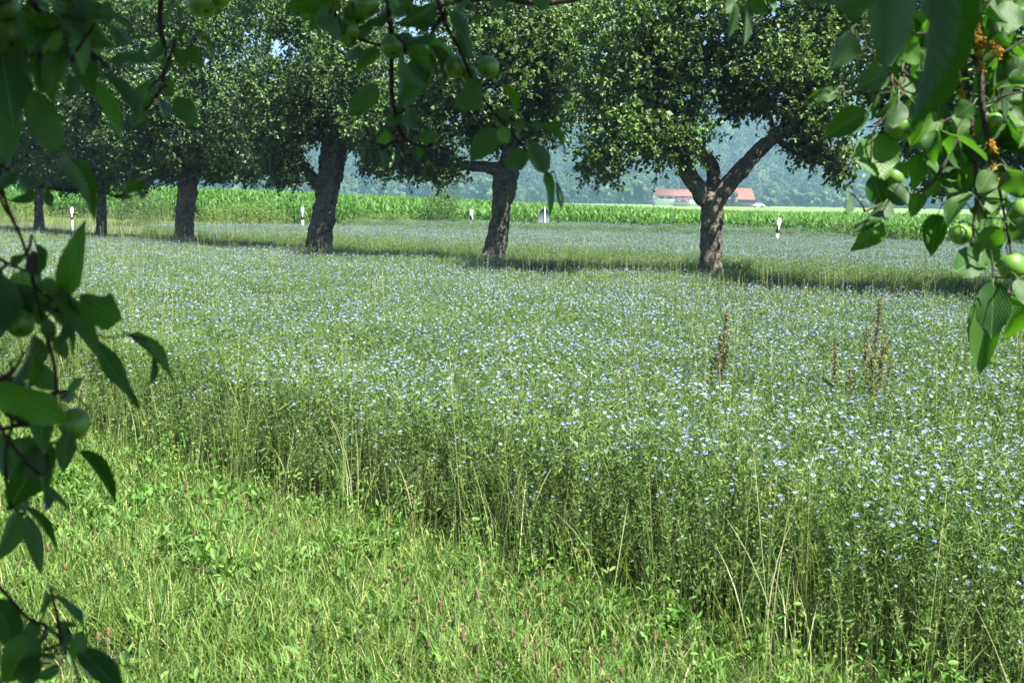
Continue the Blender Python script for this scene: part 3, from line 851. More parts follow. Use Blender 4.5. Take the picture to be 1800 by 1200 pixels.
apple_tree((322, 421), [(322, 421, 40), (324, 395, 37), (327, 360, 36), (329, 330, 38), (331, 300, 42)],
    [[(328, 315, 32, 0), (305, 280, 22, -.1), (270, 240, 14, -.2), (240, 190, 9, -.2)],
     [(333, 312, 34, 0), (352, 270, 24, 0), (390, 225, 16, -.1), (420, 160, 9, -.2)],
     [(331, 305, 30, .1), (330, 240, 22, .2), (335, 140, 14, .2), (340, 60, 8, .2)]],
    [(330, 150, 150, 120, 0, 2.4), (405, 255, 85, 62, -.3, 1.4), (255, 260, 85, 58, -.2, 1.4), (330, 290, 80, 34, .3, 1.2), (340, 0, 160, 110, .2, 2.4), (440, 312, 26, 20, -.3, .5), (395, 300, 40, 24, -.2, .8)],
    344, 'apple tree with a dark upright trunk pale at its foot', 5200, leaf=0.078, mat='bark')
apple_tree((178, 413), [(178, 413, 22), (178, 385, 20), (179, 350, 19), (180, 320, 20)],
    [[(180, 330, 17, 0), (160, 290, 12, -.1), (130, 240, 8, -.2)], [(180, 328, 17, 0), (200, 280, 12, 0), (220, 220, 8, 0)], [(180, 325, 16, .1), (180, 240, 11, .2), (180, 120, 7, .2)]],
    [(180, 180, 110, 110, 0, 2.2), (180, 298, 115, 36, 0, 1.6), (170, 30, 130, 110, .2, 2.4), (120, 318, 40, 20, 0, .6)],
    255, 'slender dark apple tree, second in the row from its far end', 4200, leaf=0.082)
apple_tree((68, 404), [(68, 404, 20), (68, 380, 17), (69, 350, 17), (70, 320, 18)],
    [[(70, 330, 15, 0), (50, 290, 11, -.1), (20, 240, 8, -.2)], [(70, 328, 15, 0), (95, 280, 11, 0), (120, 220, 8, 0)], [(70, 325, 15, .1), (65, 240, 11, .2), (60, 120, 7, .2)]],
    [(60, 180, 120, 120, 0, 2.4), (50, 286, 120, 40, 0, 1.8), (50, 30, 140, 120, .2, 2.6), (-60, 200, 120, 110, .3, 2.4)],
    166, 'slender apple tree at the far end of the row', 4200, leaf=0.085)
apple_tree((1890, 520), [(1890, 520, 54), (1890, 470, 50), (1892, 420, 50), (1895, 380, 60)],
    [[(1890, 390, 46, 0), (1850, 330, 34, 0), (1790, 260, 26, 0), (1700, 160, 16, 0)], [(1900, 390, 46, 0), (1960, 320, 34, 0), (2040, 220, 22, .2), (2100, 120, 12, .2)], [(1895, 385, 44, .1), (1890, 280, 30, .3), (1870, 120, 18, .4)]],
    [(1690, 70, 150, 140, .2, 1.6), (1600, 215, 62, 66, .2, .8), (1850, 90, 200, 170, .2, 2.0), (1655, 318, 48, 50, .1, .6), (1750, 240, 100, 70, .2, 1.2), (2040, 120, 170, 180, .2, 1.8), (1880, -120, 260, 130, .2, 2.0), (1620, 120, 90, 80, .3, 1.0)],
    777, 'apple tree whose leafy crown hangs behind the sunlit foreground twigs', 5200, d=14.0)

# ------------------------------------------------------------------ bushes on the verge
def bush(px, py, wpx, hpx, d, label, mat, seed, n=900, leaf=0.07):
    u_ = (px - 900) / FPX
    d = (6.3 + ROADN[0] * ROADP[0] + ROADN[1] * ROADP[1]) / (ROADN[0] * u_ + ROADN[1])
    k = d / FPX
    c = P(px, py, d); z0 = float(ground_z(c.x, d))
    root = empty('bush', (c.x, d, z0))
    tag(root, label, 'bush')
    rg = np.random.default_rng(seed)
    rx = wpx * k / 2; h = max(P(px, py - hpx, d).z - z0, 0.5)
    g = Geo()
    for q in range(9):
        a = rg.random() * 6.28; rr = rg.uniform(.2, .8)
        tube(g, [(0.04 * math.cos(a), 0.04 * math.sin(a), -0.05, .018), (rx * rr * .6 * math.cos(a), rx * rr * .6 * math.sin(a), h * .45, .012), (rx * rr * math.cos(a), rx * rr * math.sin(a), h * .85, .004)], 5, 6)
    add('stem', g.mesh('stem', True), MAT['bark_dark'], root)
    g = Geo()
    u = norm(rg.normal(size=(n, 3))); rad = rg.uniform(.25, 1, n) ** .5
    O = u * np.array([rx, min(rx, 1.2), h * .52]) * rad[:, None] * (1 + rg.normal(0, .1, (n, 1))) + np.array([0, 0, h * .5])
    O = O[O[:, 2] > 0.03]
    nv = np.array([mnoise.noise(Vector(o) * 3 + Vector((seed, 0, 0))) for o in O]); O = O[nv > -.2]
    per = 8
    LO = (O[:, None] + rg.normal(0, .07, (len(O), per, 3))).reshape(-1, 3)
    LD = norm(rg.normal(0, 1, LO.shape) + np.array([0, 0, .2])); kk = len(LO)
    L = leaf * rg.uniform(.6, 1.2, kk)
    leaflets(g, LO, LD, L, L * .55, rg, up=np.array([0, 0, 1.0]) + rg.normal(0, .5, (kk, 3)))
    me = g.mesh('foliage'); me.materials.append(MAT[mat])
    add('foliage', me, None, root)['kind'] = 'stuff'
bush(777, 398, 82, 64, 41.2, 'rounded green bush on the verge beside a marker post', 'bush_dark', 1, 1000)
bush(250, 394, 110, 62, 43.0, 'broad dark green bush between two slender apple trunks', 'bush_dark', 2, 900)
bush(430, 397, 175, 38, 42.0, 'low ragged weedy bush left of the stout apple trunk', 'bush_leaf', 3, 900, .06)
bush(675, 398, 150, 26, 41.6, 'low ragged weedy bush right of the stout apple trunk', 'bush_leaf', 4, 700, .06)
bush(30, 390, 120, 40, 44.0, 'low weedy bush behind the farthest apple trunk', 'bush_leaf', 5, 600, .07)
bush(1490, 412, 70, 26, 36.5, 'small dark bush on the verge right of a leaning marker post', 'bush_dark', 6, 260, .06)

# ------------------------------------------------------------------ marker posts and the sign
def lathe(geo, prof, n=16, m=0, a=0.0):
    th = np.linspace(0, 2 * math.pi, n, endpoint=False)
    V = np.array([[r * math.cos(t), r * math.sin(t), z] for r, z in prof for t in th])
    Q = [[i * n + j, i * n + (j + 1) % n, (i + 1) * n + (j + 1) % n, (i + 1) * n + j] for i in range(len(prof) - 1) for j in range(n)]
    geo.put(V, Q, [], a=a, m=m)
def prism(geo, outline, z0, z1, m=0, slant=0.0):
    n = len(outline)
    V = [(x, y, z0) for x, y in outline] + [(x, y, z1 + slant * y) for x, y in outline]
    Q = [[q, (q + 1) % n, n + (q + 1) % n, n + q] for q in range(n)]
    V.append((0, 0, z1)); V.append((0, 0, z0))
    T = [[n + q, n + (q + 1) % n, 2 * n] for q in range(n)] + [[(q + 1) % n, q, 2 * n + 1] for q in range(n)]
    geo.put(V, Q, T, m=m)
sec = [(-.05, -.026), (-.025, -.046), (.025, -.046), (.05, -.026), (.038, .042), (0, .052), (-.038, .042)]
def marker_post(px, ytop, ybase, lean, rz, label):
    g0 = G(px, ybase, 0.6)
    z0 = float(ground_z(g0.x, g0.y))
    H = P(px, ytop, g0.y).z - z0
    root = empty('marker_post', (g0.x, g0.y, z0)); root.rotation_euler = (0, lean, rz)
    tag(root, label, 'marker post', 'black and white marker posts along the road')
    g = Geo(); prism(g, sec, -0.15, H - 0.02, slant=0.5)
    b = add('post', g.mesh('post'), MAT['white_plastic'], root)
    g = Geo(); prism(g, [(x * 1.04, y * 1.04) for x, y in sec], H - 0.46, H - 0.20, slant=0.4)
    bd = add('band', g.mesh('band'), MAT['black_plastic'], root)
    g = Geo(); g.box((0, -.053, H - .33), (.038, .012, .16))
    add('reflector', g.mesh('reflector'), MAT['reflector'], bd)
marker_post(532, 364, 397, 0.0, 0.1, 'white marker post just left of the stout apple trunk')
marker_post(828, 368, 402, 0.02, 0.9, 'narrow white marker post left of the leaning apple trunk')
marker_post(1362, 383, 420, 0.10, 0.1, 'white marker post tilted to the right before the maize')
marker_post(127, 364, 391, 0.0, 0.2, 'white marker post between the two farthest apple trunks')
sp = G(957, 404, 0.6); sz = float(ground_z(sp.x, sp.y))
root = empty('road_sign', (sp.x, sp.y, sz), R(52))
tag(root, 'small round road sign seen edge on from behind', 'road sign')
k = sp.y / FPX
g = Geo(); ztop = P(957, 366, sp.y).z - sz
lathe(g, [(.03, -.2), (.03, ztop + .02), (0.001, ztop + .03)], 10)
add('pole', g.mesh('pole', True), MAT['grey_metal'], root)
g = Geo(); r0 = 0.36
th = np.linspace(0, 2 * math.pi, 28, endpoint=False)
for yy, rr in ((0.034, r0), (0.050, r0)): g.put(np.array([[rr * math.cos(t), yy, ztop - r0 + rr * math.sin(t)] for t in th]))
g.Q.append(np.array([[q, (q + 1) % 28, 28 + (q + 1) % 28, 28 + q] for q in range(28)])); g.MQ += [0] * 28
g.put([(0, .034, ztop - r0), (0, .050, ztop - r0)])
g.T.append(np.array([[q, (q + 1) % 28, 56] for q in range(28)] + [[28 + q, 28 + (q + 1) % 28, 57] for q in range(28)])); g.MT += [0] * 56
face = add('disc', g.mesh('disc'), MAT['sign_back'], root)
g = Geo()
for q in range(28):
    a, b = th[q], th[(q + 1) % 28]
    g.put([(r * math.cos(t), y, ztop - r0 + r * math.sin(t)) for t in (a, b) for r, y in ((r0 + .001, .031), (r0 + .006, .042), (r0 + .001, .053))], [[0, 1, 4, 3], [1, 2, 5, 4]])
add('rim', g.mesh('rim'), MAT['grey_metal'], face)

# ------------------------------------------------------------------ the farmstead
def quad_roof(geo, x0, x1, y0, y1, ze, zr, ov=0.5, th=0.18):
    ym = (y0 + y1) / 2
    for s, ya in ((-1, y0), (1, y1)):
        dz = (zr - ze) / (ym - y0) * ov
        e = (ya + s * ov, ze - dz)
        V = [(x0 - ov, e[0], e[1]), (x1 + ov, e[0], e[1]), (x1 + ov, ym, zr), (x0 - ov, ym, zr)]
        V += [(a, b, c + th) for a, b, c in V]
        geo.put(V, [[0, 1, 2, 3], [4, 7, 6, 5], [0, 4, 5, 1], [1, 5, 6, 2], [2, 6, 7, 3], [3, 7, 4, 0]])
def roof_mat(name, c1, c2):
    m, nt, out = M(name)
    tc = nd(nt, 'ShaderNodeTexCoord')
    w = nd(nt, 'ShaderNodeTexWave', bands_direction='Z'); w.inputs['Scale'].default_value = 2.2; nt.links.new(tc.outputs['Object'], w.inputs['Vector'])
    f = noise_tex(nt, 1.5, 5, tc.outputs['Object'])
    c = mixcol(nt, maprange(nt, f, .35, .65), c1, c2)
    b = nd(nt, 'ShaderNodeBsdfPrincipled'); b.inputs['Roughness'].default_value = .85
    nt.links.new(c, b.inputs['Base Color'])
    bp = nd(nt, 'ShaderNodeBump'); bp.inputs['Strength'].default_value = .5; nt.links.new(w.outputs[1], bp.inputs['Height']); nt.links.new(bp.outputs[0], b.inputs['Normal'])
    nt.links.new(b.outputs[0], out.inputs[0])
    return m
MAT['roof_red'] = roof_mat('roof_red', (0.19, 0.078, 0.052), (0.15, 0.062, 0.044))
MAT['roof_bright'] = roof_mat('roof_bright', (0.25, 0.070, 0.038), (0.20, 0.058, 0.033))
MAT['render_white'] = plain('render_white', (0.80, 0.80, 0.76), .9, (1.5, (.72, .72, .68)))
MAT['glass_dark'] = plain('glass_dark', (0.03, 0.04, 0.05), .1, spec=.8)
MAT['wood_brown'] = plain('wood_brown', (0.12, 0.065, 0.035), .8, (6, (.08, .045, .025)))
MAT['petunia'] = leaf_mat('petunia', (0.55, 0.10, 0.16), (0.75, 0.35, 0.38), trans=.3)
HD = 400.0
a = P(1152, 358, HD); b = P(1240, 360, HD)
hx0, hx1 = a.x, b.x
zeave = P(1190, 344.2, HD).z; zridge = P(1190, 333, HD).z
house = empty('farmhouse', ((hx0 + hx1) / 2, HD, 0))
tag(house, 'long white two-storey farmhouse with a reddish tiled roof beyond the maize', 'house')
Lh = hx1 - hx0; wh = Lh / 2
g = Geo(); g.box((0, 4.5, zeave / 2), (Lh, 9, zeave))
g.put([(-wh + .003, 0, zeave), (-wh + .003, 9, zeave), (-wh + .003, 4.5, zridge - .1), (wh - .003, 0, zeave), (wh - .003, 9, zeave), (wh - .003, 4.5, zridge - .1)], T=[[0, 1, 2], [3, 5, 4]])
add('wall', g.mesh('wall'), MAT['render_white'], house)
g = Geo(); quad_roof(g, -wh, wh, 0, 9, zeave, zridge)
rf = add('roof', g.mesh('roof'), MAT['roof_red'], house)
cx = P(1195, 333, HD).x - house.location.x
g = Geo(); g.box((cx, 4.5, zridge + .3), (.8, .8, 1.2)); g.box((cx, 4.5, zridge + .95), (.95, .95, .12))
add('chimney', g.mesh('chimney'), MAT['wood_brown'], rf)
for px0, px1 in ((1156, 1158.5), (1160, 1167), (1170, 1172), (1174, 1181), (1187, 1192), (1198, 1206), (1222, 1229)):
    xa = P(px0, 350, HD).x - house.location.x; xb = P(px1, 350, HD).x - house.location.x
    za = P(1180, 351, HD).z; zb = P(1180, 345.5, HD).z
    g = Geo(); g.box(((xa + xb) / 2, -.03, (za + zb) / 2), (xb - xa, .08, zb - za))
    wd = add('window', g.mesh('window'), MAT['glass_dark'], house)
    g = Geo()
    g.box(((xa + xb) / 2, -.08, zb + .05), (xb - xa + .2, .1, .1)); g.box(((xa + xb) / 2, -.10, za - .05), (xb - xa + .2, .16, .1))
    g.box((xa - .05, -.08, (za + zb) / 2), (.1, .1, zb - za)); g.box((xb + .05, -.08, (za + zb) / 2), (.1, .1, zb - za)); g.box(((xa + xb) / 2, -.08, (za + zb) / 2), (.07, .1, zb - za))
    add('frame', g.mesh('frame'), MAT['render_white'], wd)
xa = P(1185, 355, HD).x - house.location.x; xb = P(1212, 355, HD).x - house.location.x
g = Geo()
g.box(((xa + xb) / 2, -.75, 1.55), (xb - xa, 1.5, .14))
for q in np.arange(xa + .08, xb, .22): g.box((q, -1.47, 2.1), (.15, .05, 1.0))
for q in (xa + .1, xb - .1): g.box((q, -1.4, .75), (.16, .16, 1.5))
bal = add('balcony', g.mesh('balcony'), MAT['wood_brown'], house)
g = Geo(); rgq = np.random.default_rng(3); n = 260
O = np.column_stack([rgq.uniform(xa + 1, xb, n), rgq.normal(-1.6, .12, n), rgq.normal(2.45, .22, n)])
leaflets(g, O, norm(rgq.normal(size=(n, 3))), np.full(n, .22), np.full(n, .16), rgq)
me = g.mesh('flower_box'); me.materials.append(MAT['petunia']); add('flower_box', me, None, bal)

BD = 430.0
a = P(1262, 345, BD); b = P(1325, 345, BD)
barn = empty('barn', ((a.x + b.x) / 2, BD, 0)); wb = (b.x - a.x) / 2
tag(barn, 'barn with a broad bright red roof right of the forked apple trunk', 'barn')
zb = P(1300, 331, BD).z; ze = P(1300, 350, BD).z
g = Geo(); g.box((0, 7, ze / 2), (2 * wb, 14, ze))
g.put([(-wb + .003, 0, ze), (-wb + .003, 14, ze), (-wb + .003, 7, zb - .1), (wb - .003, 0, ze), (wb - .003, 14, ze), (wb - .003, 7, zb - .1)], T=[[0, 1, 2], [3, 5, 4]])
add('wall', g.mesh('wall'), MAT['wood_brown'], barn)
g = Geo(); quad_roof(g, -wb, wb, 0, 14, ze, zb)
add('roof', g.mesh('roof'), MAT['roof_bright'], barn)
g = Geo(); g.box((-1, -.06, 1.3), (3.4, .12, 2.6))
add('door', g.mesh('door'), plain('barn_door', (.16, .10, .06), .8), barn)

def car(px, py, d, rz, label):
    c = P(px, py, d); root = empty('parked_car', (c.x, d, 0), rz)
    tag(root, label, 'car')
    prof = [(-2.1, .35), (-2.15, .8), (-1.3, .92), (-.75, 1.42), (.9, 1.45), (1.55, .98), (2.05, .9), (2.12, .4)]
    g = Geo(); n = len(prof)
    V = [(x, -.82 if z < 1.2 else -.66, z) for x, z in prof] + [(x, .82 if z < 1.2 else .66, z) for x, z in prof]
    g.put(V, [[q, (q + 1) % n, n + (q + 1) % n, n + q] for q in range(n)] + [[0, 7, 6, 1], [8, 9, 14, 15], [1, 6, 5, 2], [9, 10, 13, 14], [2, 5, 4, 3], [10, 11, 12, 13]])
    body = add('body', g.mesh('body'), plain('car_paint', (.55, .55, .55), .4), root)
    for s in (-1, 1):
        g = Geo(); g.put([(-1.0, s * .80, .98), (1.3, s * .80, 1.0), (.82, s * .685, 1.38), (-.66, s * .685, 1.36)], [[0, 1, 2, 3]]); add('side_window', g.mesh('side_window'), MAT['glass_dark'], body)
        for x in (-1.3, 1.3):
            g = Geo()
            t = np.linspace(0, 6.283, 16, endpoint=False)
            V = [(x + .32 * math.cos(q), s * y, .32 + .32 * math.sin(q)) for y in (.66, .85) for q in t] + [(x, s * .86, .32)]
            g.put(V, [[q, (q + 1) % 16, 16 + (q + 1) % 16, 16 + q] for q in range(16)], [[16 + q, 16 + (q + 1) % 16, 32] for q in range(16)])
            add('wheel', g.mesh('wheel'), MAT['black_plastic'], root)
car(1333, 360, 385, .1, 'white car parked beyond the maize right of the barn')

# ------------------------------------------------------------------ far trees and the wooded hill
def far_tree_meshes(seed, h, r, n=420, leaf=.6):
    rg = np.random.default_rng(seed)
    g = Geo(); tube(g, [(0, 0, -.3, .35), (0.1, 0, h * .3, .25), (0, .1, h * .75, .08)], 7, 6)
    tm = g.mesh('trunk', True); tm.materials.append(MAT['bark_dark'])
    g = Geo()
    for q in range(11):
        f = rg.uniform(.25, .9)
        c = np.array([rg.normal(0, r * .38), rg.normal(0, r * .38), h * f]); rr = r * rg.uniform(.32, .55)
        u = norm(rg.normal(size=(n // 6, 3)))
        O = c + u * rr * rg.uniform(.6, 1, (len(u), 1)) ** .5 * np.array([1, 1, .85])
        D = norm(rg.normal(size=u.shape) + u * .6)
        leaflets(g, O, D, leaf * rg.uniform(.6, 1.3, len(u)), leaf * .8 * np.ones(len(u)), rg, up=u + np.array([0, 0, .6]), a=np.clip(rg.random(len(u)) * .6 + .4 * rg.random(), 0, 1))
        V, F = ICO
        k = np.array([1 + .35 * mnoise.noise(Vector(v) * 2.3 + Vector((q, seed, 0))) for v in V])
        g.put(c + V * (rr * .86 * k)[:, None] * np.array([1, 1, .85]), T=F, a=.25 + .5 * rg.random())
    cm = g.mesh('crown'); cm.materials.append(MAT['far_leaf'])
    return tm, cm
import bmesh
bmh = bmesh.new(); bmesh.ops.create_icosphere(bmh, subdivisions=3, radius=1)
ICO = (np.array([v.co[:] for v in bmh.verts]), np.array([[v.index for v in f.verts] for f in bmh.faces])); bmh.free()
ftm = [far_tree_meshes(700 + q, h, r) for q, (h, r) in enumerate(((9, 4.2), (11, 4.6), (8, 3.6), (12, 4.2)))]
def far_tree(px, d, hpx_top, q, label, group=None, wide=1.0):
    c = P(px, 360, d); h0 = (9, 11, 8, 12)[q % 4]
    H = P(px, hpx_top, d).z
    s = H / (h0 * .98)
    root = empty('leafy_tree', (c.x, d, 0), q * 1.7)
    root.scale = (s * wide, s * wide, s)
    tag(root, label, 'tree', group)
    add('trunk', ftm[q % 4][0], None, root)
    add('crown', ftm[q % 4][1], None, root)
far_tree(1120, 405, 318, 1, 'hazy round tree left of the white farmhouse')
far_tree(1352, 415, 330, 0, 'hazy round tree in front of the red barn roof')
far_tree(1288, 410, 338, 2, 'small hazy tree between the forked trunk and the red barn roof', wide=.8)
rg = np.random.default_rng(77)
for q, px in enumerate(list(range(1385, 1500, 19)) + list(range(1510, 1700, 24)) + list(range(1040, 1110, 22)) + list(range(930, 1040, 26)) + list(range(620, 860, 26)) + list(range(400, 560, 30))):
    far_tree(px + rg.uniform(-6, 6), rg.uniform(430, 500), rg.uniform(312, 336) + (px - 900) * .0157, int(rg.integers(0, 4)), 'hazy tree in the far tree line below the wooded hill', 'far tree line below the hill', 1.1)
fm = []
for q in range(6):
    rgq = np.random.default_rng(800 + q)
    g = Geo(); V, F = ICO
    asp = (1, 1, .95, 1.25, 1.7, 1.1)[q]
    k = np.array([1 + .30 * mnoise.noise(Vector(v) * 1.8 + Vector((q * 7, 0, 0))) + .16 * mnoise.noise(Vector(v) * 5 + Vector((q, 0, 0))) for v in V])
    W_ = V * k[:, None] * np.array([1, 1, asp]); W_[:, 2] += asp * .6
    g.put(W_ * .93, T=F, a=.15)
    n = 900; u = norm(rgq.normal(size=(n, 3)))
    O = u * np.array([1, 1, asp]) * rgq.uniform(.80, 1.16, (n, 1)) + np.array([0, 0, asp * .6])
    leaflets(g, O, norm(rgq.normal(size=u.shape)), np.full(n, .20), np.full(n, .17), rgq, up=u + np.array([0, 0, .4]))
    me = g.mesh('wood'); me.materials.append(MAT['forest_leaf']); fm.append(me)
p = jitter_grid(-900, 900, 540, 1150, 8.5, rg)
p = p[np.abs(p[:, 0]) < .54 * p[:, 1] + 40]
n = len(p)
scatter('forest', np.column_stack([p, hill_h(p[:, 0], p[:, 1]) - .5]), fm, rg.integers(0, 6, n), rg.random(n) * 6.28, .06, rg.uniform(4.4, 7.0, n), 'hazy blue wood covering the hill', 'forest', 81)

# ------------------------------------------------------------------ plantain heads and docks
def ear_mesh(mat, L, r, seed):
    g = Geo(); rg = np.random.default_rng(seed)
    lathe(g, [(.0005, 0), (r * .75, L * .06), (r, L * .3), (r * .95, L * .6), (r * .6, L * .88), (.0006, L)], 8)
    n = 60; zz = rg.uniform(.05, .95, n) * L; th = rg.random(n) * 6.28
    rr = r * np.interp(zz / L, [0, .3, .6, .9, 1], [.7, 1, .95, .6, .1]) * .9
    O = np.column_stack([rr * np.cos(th), rr * np.sin(th), zz]); D = norm(np.column_stack([np.cos(th), np.sin(th), np.full(n, .5)]))
    slivers(g, O, D, np.full(n, .0045), np.full(n, .003), rg)
    me = g.mesh('ear', True); me.materials.append(MAT[mat]); return me
ears = [ear_mesh('plantain', L, r, q) for q, (L, r) in enumerate(((.030, .0062), (.036, .0058), (.024, .0065)))]
dears = [ear_mesh('plantain_dark', .034, .0055, 9)]
def stalk_mesh(h, bend):
    g = Geo(); tube(g, [(0, 0, 0, .0013), (bend * .25, 0, h * .5, .0012), (bend, 0, h, .0011)], 5, 6, a=.7)
    me = g.mesh('stalk', True); me.materials.append(MAT['flax_stem']); return me
heads = [(980,930),(955,890),(1025,870),(1075,885),(345,885),(990,880),(437,896),(488,900),(552,862),(484,938),(340,945),(548,872),(298,915),(325,863),(492,858),(462,898),
 (704,1004),(692,1000),(713,1032),(680,1025),(716,1020),(734,1062),(800,1010),(812,1025),(840,1050),(852,1065),(856,1080),(838,1050),(865,1084),(872,1100),(810,1122),(813,1130),(720,1096),(722,1105),
 (944,1012),(944,1040),(912,1055),(926,1090),(985,1058),(1000,1022),(922,1140),(1082,1145),(880,1175),(900,1120),(982,1172),(982,1188),(1025,1170),(1050,1145),(1057,1170),(1080,1135),(1112,1132),(1150,1130),(1168,1134),(1092,1188),(1065,1195),(838,1190),(960,1135),(945,1165),(772,1075),(777,1110),
 (172,1125),(190,1118),(192,1132),(118,965),(85,968),(115,1000),(540,925),(556,918),(480,945),(430,880),(395,885)]
rg = np.random.default_rng(91)
for q, (px, py) in enumerate(heads):
    h = float(rg.uniform(.20, .30)); bend = float(rg.normal(0, .05))
    c = G(px, py, h)
    rz = float(rg.random() * 6.28)
    root = empty('plantain', (c.x - bend * math.cos(rz), c.y - bend * math.sin(rz), 0), rz)
    tag(root, 'brown plantain seed head on a thin stalk in the meadow grass', 'plantain', 'brown plantain heads in the meadow')
    add('stalk', stalk_mesh(h, bend), None, root)
    add('seed_head', ears[q % 3], None, root, loc=(bend, 0, h - .002), rot=(rg.normal(0, .15), bend * 3 + rg.normal(0, .15), rg.random() * 6.28), scale=(float(rg.uniform(.7, .95)), float(rg.uniform(.7, .95)), float(rg.uniform(.7, 1.5))))
for px, py, bend, h in ((551, 1112, .01, .34), (625, 1128, .0, .30), (833, 1145, .06, .30), (795, 1100, .04, .26), (751, 1140, .0, .28), (704, 1165, .0, .26)):
    c = G(px, py, h)
    root = empty('plantain', (c.x - bend, c.y, 0), 0)
    tag(root, 'blackish young plantain head on a dark stalk in the near grass', 'plantain', 'blackish plantain heads in the near grass')
    me = stalk_mesh(h, bend); me.materials[0] = MAT['dark_grass']
    add('stalk', me, None, root)
    add('seed_head', dears[0], None, root, loc=(bend, 0, h - .002), rot=(0, bend * 6, 0))
def dock(px, pyb, pyt, label, spikes, seed):
    b = G(px, pyb, .58); H = P(px, pyt, b.y).z
    root = empty('dock_plant', (b.x, b.y, 0)); tag(root, label, 'dock plant')
    rg = np.random.default_rng(seed)
    for dx, f in spikes:
        g = Geo(); h = H * f
        top = np.array([dx, rg.normal(0, .04), h])
        tube(g, [(0, 0, 0, .006), (dx * .5, 0, h * .55, .004), (*top, .0015)], 5, 8, a=.3)
        n = int(620 * f)
        t = rg.uniform(.42, 1.0, n)
        O = np.column_stack([np.interp(t, [0, .55, 1], [0, dx * .5, top[0]]), np.interp(t, [0, .55, 1], [0, 0, top[1]]), t * h])
        wz = .028 * (1.15 - t) / .6 * (0.5 + 0.5 * np.sin(t * 60))
        O += np.column_stack([rg.normal(0, 1, n) * wz, rg.normal(0, 1, n) * wz, np.zeros(n)])
        slivers(g, O, norm(rg.normal(size=(n, 3))), rg.uniform(.011, .019, n), rg.uniform(.008, .013, n), rg)
        me = g.mesh('seed_spike'); me.materials.append(MAT['dock']); add('seed_spike', me, None, root)
    g = Geo(); n = 12; az = rg.random(n) * 6.28; D = norm(np.column_stack([np.cos(az), np.sin(az), rg.uniform(.2, 1.2, n)]))
    leaflets(g, np.column_stack([np.zeros((n, 2)), rg.uniform(.2, .65, n)]), D, rg.uniform(.08, .15, n), rg.uniform(.02, .035, n), rg)
    me = g.mesh('foliage'); me.materials.append(MAT['bush_dark']); add('foliage', me, None, root)
dock(1525, 685, 525, 'tall rust-brown dock plant with several seed spikes in the flax', [(.05, 1.0), (-.03, .84), (.10, .80), (.16, .66), (-.12, .62), (.02, .7), (.21, .58)], 1)
dock(1262, 665, 545, 'slim tan dock plant standing alone in the flax', [(.04, 1.0), (.0, .85), (-.03, .72), (.05, .8)], 2)
dock(1465, 690, 610, 'short reddish dock spike beside the tall dock plant', [(.02, 1.0), (-.05, .72), (-.03, .6)], 3)
